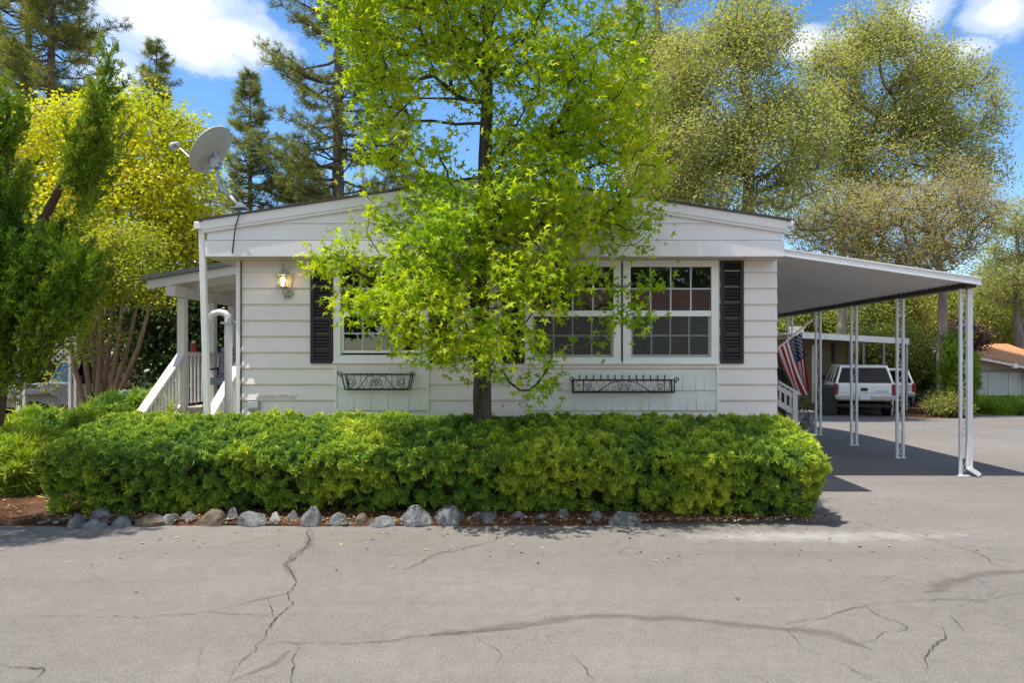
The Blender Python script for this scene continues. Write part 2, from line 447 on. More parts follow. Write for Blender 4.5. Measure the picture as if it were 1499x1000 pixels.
# interior so that the panes look into rooms
r = MB()
r.quad((XL + .08, 13, 0.75), (XR - .08, 13, .75), (XR - .08, 13, ZT), (XL + .08, 13, ZT))
r.quad((XL + .08, K + .1, .75), (XR - .08, K + .1, .75), (XR - .08, 13, .75), (XL + .08, 13, .75))
r.quad((XL + .08, K + .1, ZT - .01), (XR - .08, K + .1, ZT - .01), (XR - .08, 13, ZT - .01), (XL + .08, 13, ZT - .01))
for x in (XL + .08, -.9, XR - .08): r.quad((x, K + .1, .75), (x, 13, .75), (x, 13, ZT), (x, K + .1, ZT))
for (a, b, z0, z1) in holes:   # reveals
    for x in (a, b): r.quad((x, K - .02, z0), (x, K + .12, z0), (x, K + .12, z1), (x, K - .02, z1))
    r.quad((a, K - .01, z0), (b, K - .01, z0), (b, K + .12, z0), (a, K + .12, z0))
r.build('room', M['room'], home)

# gable and roof
D = 8.6; RX = wx(725, 8.58); RZ = wz(255, 8.58); EL = wx(299, 8.58); ER = wx(1149, 8.58); EZ = wz(320, 8.58)
def rz(x): return RZ - abs(x - RX) * ((RZ - EZ) / (RX - EL) if x < RX else (RZ - EZ) / (ER - RX))
GZ = wz(375, D)
g = MB()
gl = [GZ, wz(351, D), wz(326, D), wz(299.5, D), wz(275, D), wz(250, D)]
laps(g, D + .03, EL + .02, RX, gl, ztop=lambda x: rz(x) - .04, prot=.022)
laps(g, D + .03, RX, ER - .02, gl, ztop=lambda x: rz(x) - .04, prot=.022)
for x in (EL + .02, ER - .02): g.quad((x, D + .03, GZ), (x, BACK, GZ), (x, BACK, rz(x) - .05), (x, D + .03, rz(x) - .05))
g.build('gable', M['gable'], home)
s = MB(); s.box(EL + .02, ER - .02, D + .012, BACK, GZ - .02, GZ - .002); s.build('soffit', M['soffit'], home)
f = MB()
def band(mb, x0, x1, y0, y1, top, h):
    a, b = rz(x0) - top, rz(x1) - top
    mb.prism([(x0, a), (x1, b), (x1, b - h), (x0, a - h)], y0, y1)
for x0, x1 in ((EL - .02, RX), (RX, ER + .02)):
    band(f, x0, x1, D - .035, D + .028, .022, .115); band(f, x0, x1, D - .022, D + .029, .137, .035)
f.box(EL - .02, EL + .019, D + .029, BACK, rz(EL) - .16, rz(EL) - .022)
f.box(ER - .019, ER + .02, D + .029, BACK, rz(ER) - .16, rz(ER) - .022)
# lower fascia board of the gable
f.box(EL + .01, ER - .01, D - .024, D + .008, GZ - .004, wz(351, D) - .012)
f.build('fascia', M['gable'], home)
t = MB()
for x0, x1 in ((EL - .07, RX), (RX, ER + .07)): band(t, x0, x1, D - .06, BACK + .1, -.004, .024)
t.build('roof', M['roofing'], home)
gt = MB(); gt.box(EL - .13, EL - .025, D - .03, BACK, rz(EL) - .13, rz(EL) - .035); gt.build('gutter', M['trim'], home, bevel=.012)
gt = MB(); gt.box(ER + .025, ER + .11, D - .03, BACK, rz(ER) - .10, rz(ER) - .03); gt.build('gutter', M['trim'], home, bevel=.012)
ds = MB(); ds.bar((wx(293.5, 8.6), 8.64, wz(327, 8.6)), (wx(304.5, 8.75), 8.75, wz(640, 8.75)), .075, .06, (0, 1, 0)); ds.build('downspout', M['trim'], home, bevel=.008)

# windows
def window(px0, px1, py0, py1, single=False):
    x0, x1, z1, z0 = wx(px0), wx(px1), wz(py0), wz(py1); fw = wx(11) - wx(0); y = K - .045
    fr = MB()
    fr.box(x0, x1, y, K + .06, z1 - fw, z1); fr.box(x0, x1, y, K + .06, z0, z0 + fw * .9)
    fr.box(x0, x0 + fw, y + .001, K + .06, z0 + fw * .9, z1 - fw); fr.box(x1 - fw, x1, y + .001, K + .06, z0 + fw * .9, z1 - fw)
    fr.box(x0 - .006, x1 + .006, y - .018, y, z0 - .004, z0 + .022)
    W = fr.build('window', M['vinyl'], home, bevel=.005)
    ix0, ix1 = x0 + fw, x1 - fw; iz0, iz1 = z0 + fw * .9, z1 - fw; zm = wz(460)
    sa = MB()
    sa.box(ix0, ix1, y + .012, y + .06, zm - .03, zm + .045)
    lo = iz0 if not single else wz(517)
    for a, b in ((ix0, ix0 + .032), (ix1 - .032, ix1)): sa.box(a, b, y + .035, y + .07, lo, zm - .03)
    sa.box(ix0 + .032, ix1 - .032, y + .036, y + .07, lo, lo + .035)
    if single: sa.box(ix0, ix1, y + .02, y + .09, iz0, iz0 + .02)
    sa.build('sash', M['vinyl'], W, bevel=.003)
    pn = MB(); pn.box(ix0 - .01, ix1 + .01, y + .030, y + .034, zm + .04, iz1 + .01); pn.build('pane', M['glass'], W)
    pn = MB(); pn.box(ix0 + .03, ix1 - .03, y + .050, y + .054, lo + .03, zm - .025); pn.build('pane', M['glass'], W)
    sc = MB(); sc.quad((ix0 + .01, y + .0205, iz0), (ix1 - .01, y + .0205, iz0), (ix1 - .01, y + .0205, zm - .03), (ix0 + .01, y + .0205, zm - .03))
    if not single: sc.build('insect_screen', M['screen'], W)
    for (a, b, c0, c1, yy) in ((ix0, ix1, zm + .045, iz1, y + .027), (ix0 + .032, ix1 - .032, lo + .035, zm - .03, y + .047)):
        m = MB()
        for k in (1, 2, 3): xx = a + (b - a) * k / 4; m.box(xx - .010, xx + .010, yy - .006, yy + .002, c0, c1)
        zz = (c0 + c1) / 2
        for k in range(4): m.box(a + (b - a) * k / 4 + (.0105 if k else 0), a + (b - a) * (k + 1) / 4 - (.0105 if k < 3 else 0), yy - .0055, yy + .0015, zz - .010, zz + .010)
        m.build('muntin', M['muntin'], W)
    return W
for i, wn in enumerate(WIN): window(*wn, single=(i == 0))
M['curtain'] = surf('sheer_curtain', (.42, .38, .34), .9, .15, 3)
# things seen on the inner sill
def shutter(px0, px1, py0=380, py1=532):
    x0, x1, z1, z0 = wx(px0), wx(px1), wz(py0), wz(py1); st = .045; y = K - .055
    m = MB(); m.box(x0, x0 + st, y, K - .02, z0, z1); m.box(x1 - st, x1, y, K - .02, z0, z1)
    m.box(x0 + st, x1 - st, y + .001, K - .02, z0, z0 + .055); m.box(x0 + st, x1 - st, y + .001, K - .02, z1 - .055, z1)
    m.box(x0 + st, x1 - st, K - .026, K - .02, z0 + .055, z1 - .055)
    n = 30
    for k in range(n):
        z = z0 + .06 + (z1 - z0 - .12) * (k + .5) / n
        m.quad((x0 + st, y + .006, z - .018), (x1 - st, y + .006, z - .018), (x1 - st, K - .027, z + .018), (x0 + st, K - .027, z + .018))
        m.quad((x0 + st, y + .006, z - .018), (x1 - st, y + .006, z - .018), (x1 - st, y + .012, z - .024), (x0 + st, y + .012, z - .024))
    m.build('shutter', M['shutter'], home)
for a, b in ((456, 488.5), (630, 663), (735, 767.5), (1053.5, 1087)): shutter(a, b)
# painted shingle panels below the windows
def panel(px0, px1, rows, seed):
    rg = random.Random(seed); m = MB(); x0, x1 = wx(px0), wx(px1)
    for j, (pa, pb) in enumerate(rows):
        za, zb = wz(pa), wz(pb); x = x0; yb = K - .05
        while x < x1 - .02:
            wdt = rg.choice((.12, .17, .22, .27, .2)); e = min(x1, x + wdt)
            if x1 - e < .06: e = x1
            o = rg.uniform(0, .006); dz = rg.uniform(0, .004)
            m.prismx([(yb + o, zb + dz), (K - .02, zb + dz), (K - .02, za - .001), (yb + .02 + o, za - .001)], x + .0035, e - .0035)
            x = e
    m.box(x0, x1, K - .03, K - .0205, wz(rows[-1][1]) + .004, wz(rows[0][0]) - .002)
    m.build('shingle_panel', M['shingle'], home)
panel(495, 626, ((538, 568.5), (568, 601)), 4)
panel(771, 1047, ((541, 571.5), (571, 601)), 7)
# raised model lettering painted over with the wall
cu = bpy.data.curves.new('lettering', 'FONT'); cu.body = 'BARRINGTON'; cu.size = .125; cu.extrude = .011; cu.bevel_depth = .0015; cu.shear = .3; cu.space_character = 1.02
lt = bpy.data.objects.new('lettering', cu); col.objects.link(lt)
bpy.context.view_layer.update()
me = bpy.data.meshes.new_from_object(lt.evaluated_get(bpy.context.evaluated_depsgraph_get())); bpy.data.objects.remove(lt)
v = np.zeros(len(me.vertices) * 3, np.float32); me.vertices.foreach_get('co', v); v = v.reshape(-1, 3)
wd = v[:, 0].max() - v[:, 0].min(); sc = (wx(435) - wx(376)) / wd
q = np.stack([wx(376) + v[:, 0] * sc, (K - .030) - v[:, 2], wz(583.5) + v[:, 1] * sc * .95], 1) - np.array(home.location[:])
me.vertices.foreach_set('co', q.astype(np.float32).ravel()); me.update(); me.materials.clear(); me.materials.append(M['siding'])
lt = bpy.data.objects.new('lettering', me); col.objects.link(lt); lt.parent = home

# black coax down the front corner
cb = MB(); cb.tube([P(352, 309, 8.50), P(349, 318, 8.53), P(345, 330, 8.555), P(342, 352, 8.565), P(340, 370, 8.57), P(345, 375.5, 8.62), P(352, 379, 8.80), P(353.2, 384, 8.855), P(353, 500, 8.86), P(353, 640, 8.86)], .007, 6)
tag(cb.build('coax_cable', M['rubber'], loc=P(353, 640, 8.86), smooth=True), 'thin black cable running down the gable and house corner from the satellite dish', 'cable')

# ---------------------------------------------------------------- wall lantern
lo = P(420, 425, 8.88); ln = thing('wall_lantern', 'lit ivory carriage lantern on the siding left of the shutter', 'lantern', lo)
lx, ly, lz = wx(419), K - .12, 0
m = MB(); m.lathe((wx(424), K - .018, wz(431)), [(.001, -.001), (.055, 0), (.055, .018), (.03, .026), (.001, .027)], 20, (0, -1, 0)); 
m.build('wall_plate', M['brass_white'], ln, smooth=False)
m = MB(); m.tube([(wx(424), K - .04, wz(434)), (wx(422), K - .10, wz(437)), (wx(419), K - .12, wz(431)), (wx(419), K - .12, wz(423))], .016, 8); m.build('arm', M['brass_white'], ln, smooth=True)
m = MB()
zb, zt = wz(421), wz(404)
for i in (-1, 1):
    for j in (-1, 1): m.bar((lx + i * .052, ly + j * .052, zb), (lx + i * .066, ly + j * .066, zt), .011, .011)
for i in (-1, 1):
    m.bar((lx - .06, ly + i * .06, wz(415)), (lx + .06, ly + i * .06, wz(415)), .006, .006); m.bar((lx + i * .06, ly - .06, wz(415)), (lx + i * .06, ly + .06, wz(415)), .006, .006)
    m.bar((lx, ly + i * .054, zb), (lx, ly + i * .066, zt), .006, .006)
m.box(lx - .06, lx + .06, ly - .06, ly + .06, zb - .012, zb); m.box(lx - .03, lx + .03, ly - .03, ly + .03, zb - .03, zb - .012)
m.build('cage', M['brass_white'], ln)
m = MB(); hs = [(.085, zt), (.088, zt + .012), (.06, zt + .02), (.05, zt + .055), (.03, zt + .068), (.012, zt + .075), (.009, zt + .10), (.016, zt + .115), (.006, zt + .135), (.001, zt + .15)]
m.lathe((lx, ly, 0), [(a * 1.1, b) for a, b in hs], 4); m.build('cap', M['brass_white'], ln)
m = MB()
for i in (-1, 1):
    m.quad((lx - .049, ly + i * .055, zb), (lx + .049, ly + i * .055, zb), (lx + .062, ly + i * .067, zt), (lx - .062, ly + i * .067, zt))
    m.quad((lx + i * .055, ly - .049, zb), (lx + i * .055, ly + .049, zb), (lx + i * .067, ly + .062, zt), (lx + i * .067, ly - .062, zt))
m.build('glass', M['lamp_glass'], ln)
m = MB(); m.lathe((lx, ly, zb + .01), [(.012, 0), (.014, .03), (.03, .06), (.032, .08), (.02, .105), (.001, .115)], 12); m.build('bulb', M['bulb'], ln, smooth=True)

# outlet box by the corner
ob = thing('outlet_box', 'small grey weatherproof outlet box low on the siding under the lettering', 'outlet box', P(372, 600, 8.88))
m = MB(); m.box(wx(366), wx(381.5), K - .06, K - .012, wz(602), wz(587.5)); m.build('box', M['grey_metal'], ob, bevel=.006)
m = MB(); m.prismx([(K - .085, wz(597)), (K - .061, wz(597)), (K - .061, wz(588)), (K - .07, wz(588))], wx(366), wx(381)); m.build('cover', M['alu'], ob, bevel=.004)

# ---------------------------------------------------------------- iron flower racks
def scroll(c, r, turns, s, n=22, a0=0.0):
    return [(c[0] + s * r * (1 - .8 * t) * math.cos(a0 + turns * 6.283 * t), c[1], c[2] + r * (1 - .8 * t) * math.sin(a0 + turns * 6.283 * t)) for t in np.linspace(0, 1, n)]
def rack(x0, x1, zt, zb, taper, spikes, label):
    t = thing('flower_rack', label, 'flower rack', ((x0 + x1) / 2, K - .06, zb), 'iron flower racks below the windows')
    yf, yb = K - .22, K - .055; bx0, bx1 = x0 + taper, x1 - taper
    m = MB()
    for y in (yf, yb):
        m.bar((x0, y, zt), (x1, y, zt), .012, .014); m.bar((bx0, y, zb), (bx1, y, zb), .012, .014)
    for a, b in ((x0, bx0), (x1, bx1)):
        m.bar((a, yf, zt), (a, yb, zt), .012, .012); m.bar((b, yf, zb), (b, yb, zb), .012, .012)
        for y in (yf, yb): m.bar((a, y, zt), (b, y, zb), .014, .014)
    m.bar((bx0, (yf + yb) / 2, zb), (bx1, (yf + yb) / 2, zb), .010, .010)
    m.build('frame', M['iron'], t)
    m = MB(); n = max(8, int((x1 - x0) / .085))
    for k in range(n):
        a = bx0 + (bx1 - bx0) * k / n; b = bx0 + (bx1 - bx0) * (k + 1) / n; c_ = (a + b) / 2
        h = zt if spikes else zb + (zt - zb) * .62
        for p, q in ((a, c_), (b, c_)): m.bar((p, yf + .001, zb), (q, yf + .001, h), .004, .004, (0, 1, 0))
        if not spikes: m.bar((c_, yf + .001, h), (c_, yf + .001, zt), .005, .005, (0, 1, 0))
    m.build('lattice', M['iron'], t)
    W = x1 - x0; cx = (x0 + x1) / 2; H = zt - zb; y = yf - .008
    for s in (-1, 1):
        m = MB()
        m.tube([(cx + s * (.03 + W * .02), y, zt - .015), (cx + s * W * .13, y, zt - .03), (cx + s * W * .25, y, zb + .02), (cx + s * W * .33, y, zb + .005)], .0055, 6)
        m.tube(scroll((cx + s * W * .045, y, zt - H * .5), H * .3, 1.5, s, a0=1.57), .005, 6)
        m.tube(scroll((cx + s * W * .36, y, zb + H * .5), H * .3, 1.5, -s, a0=-1.57), .005, 6)
        m.bar((cx + s * W * .40, y, zb), (cx + s * W * .40, y, zt), .009, .009)
        m.tube(scroll((x0 - .025 if s < 0 else x1 + .03, y, zt + .008), .036, 1.4, -s, a0=-1.57), .007, 6); m.build('scrollwork', M['iron'], t, smooth=True)
    if spikes:
        for k in range(13):
            m = MB(); x = x0 + W * (.07 + .86 * k / 12); m.lathe((x, yb, zt), [(.006, 0), (.007, .04), (.009, .045), (.0015, .075)], 6); m.build('spike', M['iron'], t)
    else:
        for k in range(12):
            m = MB(); x = x0 + W * (.1 + .8 * k / 11); m.lathe((x, yb, zt - .01), [(.002, -.012), (.013, 0), (.002, .012)], 6); m.build('knob', M['iron'], t)
rack(wx(507), wx(606), wz(547.5), wz(569.5), .045, False, 'tapered black iron flower rack below the single window')
rack(wx(838), wx(982), wz(556), wz(573.5), .0, True, 'long black iron flower rack with a row of spikes below the double window')

# ---------------------------------------------------------------- satellite dish
dd = 9.15; dc = np.array(P(309, 219, dd)); vd_ = unit(dc - np.array((0, 0, EYE))); vr_ = unit(np.cross(vd_, (0, 0, 1.))); nrm = .55 * vd_ + .835 * (-.83 * vr_ + .56 * np.cross(vr_, vd_))
dish = thing('satellite_dish', 'grey satellite dish on a bent mast at the roof edge', 'satellite dish', P(352, 304, 8.8))
prof = [(.345 * math.sqrt(t), .075 * t - .075) for t in np.linspace(.0004, 1, 14)]
prof2 = prof + [(.352, .0), (.352, .012), (.338, .012)] + [(.335 * math.sqrt(t), .075 * t - .062) for t in np.linspace(.97, .0004, 12)]
m = MB(); m.lathe(dc, prof2, 48, nrm); m.build('reflector', M['dish'], dish, smooth=True)
back = dc - nrm * .075; mt = np.array(P(317, 243, dd - .02))
m = MB(); m.bar(back - nrm * .0 + np.array((.02, 0, -.06)), mt + np.array((0, 0, .03)), .12, .10); m.bar(mt + np.array((-.02, 0, .10)), mt + np.array((.0, 0, -.03)), .11, .11, (0, 1, 0)); m.bar(back + np.array((-.03, 0, .08)), back + np.array((.03, 0, -.16)), .05, .05, (0, 1, 0))
m.build('bracket', M['grey_metal'], dish, bevel=.01)
m = MB(); m.tube([P(317, 240, dd - .02), P(318, 254, dd - .02), P(319, 262, dd - .03), P(323, 271, dd - .05), P(337, 287, 8.95), P(350, 302, 8.82)], .024, 10); m.build('mast', M['grey_metal'], dish, smooth=True)
m = MB(); m.bar(P(342, 305.5, 8.82), P(361, 304.5, 8.82), .2, .014); m.prism([(wx(344, 8.8), wz(304, 8.8)), (wx(361, 8.8), wz(303.5, 8.8)), (wx(352, 8.8), wz(295, 8.8))], 8.77, 8.85); m.build('foot', M['grey_metal'], dish)
m = MB(); m.tube([P(321, 268, dd - .05), P(314, 314, 9.3)], .008, 6); m.tube([P(330, 280, 9.0), P(337, 309, 9.1)], .008, 6); m.build('strut', M['grey_metal'], dish)
lp = np.array(P(253, 214, 9.5)); m = MB(); m.tube([dc - nrm * .02 + np.array((-.08, 0, -.30)), lp + (lp - dc) * -.15, lp], .016, 8); m.build('feed_arm', M['grey_metal'], dish, smooth=True)
m = MB(); m.lathe(lp + np.array((-.0, 0, -.02)), [(.001, -.03), (.045, -.03), (.05, .05), (.03, .07), (.001, .07)], 14, (.2, 0, 1)); m.lathe(lp + np.array((.03, -.03, .03)), [(.02, 0), (.035, .09), (.03, .1), (.001, .1)], 14, dc - lp); m.build('receiver', M['dish'], dish, smooth=True)

# ---------------------------------------------------------------- carport
cp = thing('carport', 'white aluminium carport with slender scrollwork posts on the right side of the grey home', 'carport', (4.9, 9.8, 0))
CX0, CX1, CY0, CY1 = XR + .06, 6.43, 9.8, 18.6
def cz(x): return 3.30 + (2.83 - 3.30) * (x - CX0) / (CX1 - CX0)
m = MB(); y = CY0 + .03
while y < CY1:
    pr = [(y, 0), (y + .10, 0), (y + .115, .03), (y + .135, .03), (y + .15, 0)]
    for (ya, za), (yb_, zb_) in zip(pr[:-1], pr[1:]):
        m.quad((CX0, ya, cz(CX0) + za - .05), (CX1 - .06, ya, cz(CX1 - .06) + za - .05), (CX1 - .06, yb_, cz(CX1 - .06) + zb_ - .05), (CX0, yb_, cz(CX0) + zb_ - .05))
    y += .15
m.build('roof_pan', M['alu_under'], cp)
m = MB(); m.quad((CX0, CY0 + .03, cz(CX0) + .03), (CX1 - .03, CY0 + .03, cz(CX1 - .03) + .03), (CX1 - .03, CY1, cz(CX1 - .03) + .03), (CX0, CY1, cz(CX0) + .03)); m.build('roof_deck', M['alu'], cp)
m = MB()
def slope(mb, x0, x1, y0, y1, t0, t1): mb.prism([(x0, cz(x0) + t0), (x1, cz(x1) + t0), (x1, cz(x1) + t1), (x0, cz(x0) + t1)], y0, y1)
slope(m, CX0 - .03, CX1, CY0 - .02, CY0 + .03, -.05, .05); slope(m, CX0 - .03, CX1, CY0 - .045, CY0 - .02, -.062, -.04); slope(m, CX0 - .03, CX1, CY0 - .035, CY0 - .02, .03, .055)
m.box(CX1 - .03, CX1 + .02, CY0 + .03, CY1, cz(CX1) - .06, cz(CX1) + .05)
m.build('fascia', M['alu'], cp, bevel=.004)
m = MB(); m.box(6.26, 6.40, CY0 + .05, CY1, cz(6.33) - .10, cz(6.33) - .052)
k = CY0 + .1
while k < CY1: m.box(6.20, 6.42, k, k + .05, cz(6.33) - .052, cz(6.33) - .02); k += .15
m.build('beam', M['dark_metal'], cp)
def post(y, dx=.105, front=False):
    x = 6.27; zt = cz(6.33) - .10
    m = MB(); m.box(x - .02, x + .02, y - .02, y + .02, 0, zt); 
    if not front: m.box(x + dx - .02, x + dx + .02, y - .02, y + .02, 0, zt)
    m.box(x - .04, x + dx + .04, y - .045, y + .045, 0, .012)
    pp = m.build('post', M['alu'], cp, bevel=.004)
    s = MB(); n = 9; h = zt / n; xc = x + dx / 2; a = dx / 2 - .022
    for i in range(n):
        z0 = i * h; pts = [(xc + a * math.sin(q * 6.283) * (1 if i % 2 else -1), y, z0 + h * q) for q in np.linspace(0, 1, 15)]
        s.tube(pts, .006, 5)
        s.tube(scroll((xc, y, z0 + h * .25), a * .8, 1.2, 1 if i % 2 else -1, 12), .005, 5)
    s.build('scrollwork', M['alu'], pp, smooth=True)
for y in (10.0, 11.74, 13.42, 15.1, 16.75, 18.4): post(y, front=(y == 10.0))
m = MB(); m.bar((6.385, 9.98, .10), (6.385, 9.98, cz(6.385) - .101), .075, .055, (0, 1, 0)); m.bar((6.37, 9.965, .12), (6.49, 9.90, .03), .075, .055); m.build('downspout', M['alu'], cp)

# ---------------------------------------------------------------- side steps and flag
st = thing('side_steps', 'grey painted side steps with a sloping handrail beside the flag', 'steps', (4.0, 11, 0))
d = 11.0
m = MB(); m.bar(P(1100, 536.5, d), P(1170, 577, d), .09, .035)
m.bar(P(1100, 567, d), P(1161, 603, d), .035, .085); m.bar(P(1100, 592, d), P(1161, 626, d), .035, .085); m.bar(P(1100, 545, d), P(1161, 580, d), .035, .07)
m.build('handrail', M['wood_grey'], st)
m = MB(); X = wx(1163, d); m.box(X - .037, X + .037, d - .04, d + .04, 0, wz(572, d)); X = wx(1096, d); m.box(X - .04, X + .04, d - .04, d + .04, 0, 2.0); m.build('post', M['wood_grey'], st)
m = MB()
for px in (1142, 1149.5, 1157): m.bar(P(px, 562 + (px - 1142) * .55, d), P(px, 596 + (px - 1142) * .55, d), .03, .03, (0, 1, 0))
m.build('baluster', M['wood_grey'], st)
m = MB()
for i in range(4): m.box(XR + .25 + .25 * i, XR + .5 + .25 * i, d + .06, d + 1.1, 0, .78 - .19 * i)
m.build('tread', M['deck'], st)

fl = thing('flag', 'striped stars-and-stripes flag hanging from a slanted pole by the side steps', 'flag', P(1128, 517, 11.3))
m = MB(); m.tube([P(1096, 545, 11.3), P(1187, 470, 11.3)], .016, 8); m.lathe(P(1188, 469, 11.3), [(.001, -.02), (.025, 0), (.001, .03)], 8); m.build('pole', M['wood_white'], fl, smooth=True)
M['flag_red'] = surf('flag_red', (.36, .025, .045), .8, .08, 30); M['flag_white'] = surf('flag_white', (.74, .72, .69), .8, .05, 30); M['flag_blue'] = surf('flag_blue', (.02, .03, .11), .8, .1, 30)
NU, NV = 39, 60
A, B, C_, Dd = [np.array(P(*q)) for q in ((1137.5, 512, 11.3), (1173, 486, 11.3), (1182, 571, 11.3), (1170, 582, 11.3))]
V = []; Fq = []; mi = []
for i in range(NU + 1):
    for j in range(NV + 1):
        u, v = i / NU, j / NV
        p = (A * (1 - u) + B * u) * (1 - v) + (Dd * (1 - u) + C_ * u) * v
        p = p + np.array((.02 * math.sin(9 * u + 3 * v) * v, (.09 * math.sin(u * 10.5 + .6) + .04 * math.sin(u * 21 + 2 * v)) * (.25 + v), -.05 * math.sin(math.pi * v) * (1 - u)))
        V.append(p)
for i in range(NU):
    for j in range(NV):
        a = i * (NV + 1) + j; Fq.append((a, a + 1, a + NV + 2, a + NV + 1))
        s = i // 3; v = j / NV
        mi.append(2 if (s >= 6 and v < .42) else (0 if s % 2 == 0 else 1))
cl = mesh_obj('cloth', np.array(V), [np.array(Fq)], [M['flag_red'], M['flag_white'], M['flag_blue']], fl, smooth=True, midx=mi)
Va = np.array(V).reshape(NU + 1, NV + 1, 3)
for r_ in range(9):
    for c_ in range(6 if r_ % 2 == 0 else 5):
        i = 19.2 + 19.5 * (r_ + .7) / 9.4; j = .42 * NV * ((c_ + (.5 if r_ % 2 == 0 else 1.0)) / 6)
        i0, j0 = int(i), int(j); p = Va[i0, j0]; du = unit(Va[min(NU, i0 + 1), j0] - p); dv = unit(Va[i0, j0 + 1] - p); nn = unit(np.cross(du, dv)); 
        if nn[1] > 0: nn = -nn
        pts = []
        for q in range(10):
            rr = .017 if q % 2 == 0 else .007; an = q * .6283; pts.append(p + nn * .006 + rr * (math.cos(an) * du + math.sin(an) * dv))
        m = MB(); m.add(pts, [tuple(range(10))]); m.build('star', M['flag_white'], cl)

# ---------------------------------------------------------------- porch on the left
po = thing('porch', 'white wooden porch with shed roof, posts and picket rails at the left side', 'porch', (-4.9, 11, 0))
PF = 11.0; PX0 = -5.63; FL = .92
M['porch_roof'] = surf('rolled_roofing', (.12, .14, .12), .85, .25, 12)
def prz(x): return 2.93 + (x + 6.05) * .165
m = MB(); m.prism([(-6.06, prz(-6.06)), (XL - .02, prz(XL)), (XL - .02, prz(XL) + .07), (-6.06, prz(-6.06) + .07)], 10.55, 14.6); m.build('roof', M['porch_roof'], po)
m = MB(); m.prism([(-6.0, prz(-6.0) - .02), (XL - .03, prz(XL) - .02), (XL - .03, prz(XL) - .004), (-6.0, prz(-6.0) - .004)], 10.6, 14.55)
for y in (10.6, 11.3, 12.0, 12.7, 13.4, 14.1): m.prism([(-5.98, prz(-5.98) - .14), (XL - .03, prz(XL) - .14), (XL - .03, prz(XL) - .021), (-5.98, prz(-5.98) - .021)], y, y + .05)
m.build('rafter', M['wood_white'], po)
m = MB(); m.box(-5.70, -5.56, 10.62, 14.5, prz(-5.63) - .30, prz(-5.63) - .141); m.build('beam', M['wood_white'], po)
for (x, y) in ((PX0, PF), (PX0 + .02, 14.3), (PX0 + .01, 12.0), (PX0 + .01, 12.8)):
    m = MB(); m.box(x - .06, x + .06, y - .06, y + .06, 0, prz(x) - .17 - (.14 if abs(x - PX0) < .1 else 0)); m.build('post', M['wood_white'], po, bevel=.006)
m = MB(); m.box(PX0 - .05, XL - .03, PF - .02, 14.4, FL - .06, FL); m.box(PX0, XL - .04, PF + .02, PF + .06, .1, FL - .062); m.build('deck', M['deck'], po)
def pickets(mb, a, b, h0, h1, n, th=.03):
    a = np.array(a); b = np.array(b)
    for i in range(n):
        p = a + (b - a) * (i + .5) / n; mb.box(p[0] - th / 2, p[0] + th / 2, p[1] - th / 2, p[1] + th / 2, p[2] + h0, p[2] + h1)
m = MB()
pickets(m, (PX0, 11.1, FL), (PX0, 14.3, FL), .06, .84, 26); m.bar((PX0, 11.06, FL + .87), (PX0, 14.3, FL + .87), .11, .06)
pickets(m, (PX0, 14.3, FL), (-4.2, 14.3, FL), .06, .84, 14); m.bar((PX0, 14.3, FL + .87), (-4.2, 14.3, FL + .87), .06, .11)
m.build('railing', M['wood_white'], po)
for x in (PX0, -4.62):
    m = MB(); y1, z1, y0, z0 = PF - .03, FL + .86, 9.82, .93
    m.bar((x, y0 - .06, z0 - .05), (x, y1, z1), .13, .05); m.bar((x, y0, z0 - .06), (x, y1, z1 - .06), .04, .06)
    pickets(m, (x, y0, z0), (x, y1, z1), -.80, -.09, 11); m.bar((x, y0, z0 - .8), (x, y1, z1 - .8), .04, .07)
    m.box(x - .05, x + .05, y0 - .10, y0, 0, z0 - .11); m.build('stair_rail', M['wood_white'], po)
m = MB()
for i in range(4): m.box(PX0 + .06, -4.68, 9.85 + .29 * i, 9.85 + .29 * (i + 1) + .03, .18 * (i + 1) - .045, .18 * (i + 1)); m.box(PX0 + .06, -4.68, 9.87 + .29 * (i + 1), 9.89 + .29 * (i + 1), .18 * (i + 1), .18 * (i + 2) - .05)
m.build('stair', M['deck'], po)

vp = thing('vent_pipe', 'white sheet-metal vent pipe with a hooked top beside the porch', 'pipe', P(333, 605, 9.4))
m = MB(); q = 9.4; m.tube([P(334, 640, q), P(334.5, 470, q), P(333.5, 463, q), P(329, 458.5, q), P(321, 457, q), P(313, 459, q), P(308, 464, q), P(305.5, 470, q)], [.05, .05, .048, .045, .043, .043, .042, .042], 14); m.build('pipe', M['alu'], vp, smooth=True)
m = MB(); m.bar(P(326, 473, q), P(342, 473, q), .14, .03); m.bar(P(342, 472, q), (XL - .02, q, wz(472, q)), .03, .04); m.build('strap', M['grey_metal'], vp)
# cushioned chair and red can on the porch
ch = thing('patio_chair', 'blue patterned cushioned chair on the porch behind the vent pipe', 'chair', (-5.15, 11.6, FL))
M['cushion'], nt, out = new_mat('patterned_cushion')
b = N(nt, 'ShaderNodeBsdfPrincipled', Roughness=.9); vo = N(nt, 'ShaderNodeTexVoronoi', Scale=22.0); nt.links.new(N(nt, 'ShaderNodeNewGeometry').outputs['Position'], vo.inputs['Vector'])
nt.links.new(ramp(nt, vo.outputs['Distance'], [(.15, (.10, .14, .28)), (.4, (.42, .44, .5)), (.6, (.12, .16, .30)), (.8, (.30, .12, .12))]), b.inputs['Base Color']); nt.links.new(b.outputs[0], out.inputs[0])
cx = -5.15
m = MB(); m.box(cx - .27, cx + .27, 11.30, 11.80, FL + .36, FL + .47); m.build('seat', M['cushion'], ch, bevel=.04)
m = MB(); m.prismx([(11.75, FL + .46), (11.87, FL + .46), (12.0, FL + .98), (11.89, FL + 1.0)], cx - .27, cx + .27); m.build('backrest', M['cushion'], ch, bevel=.04)
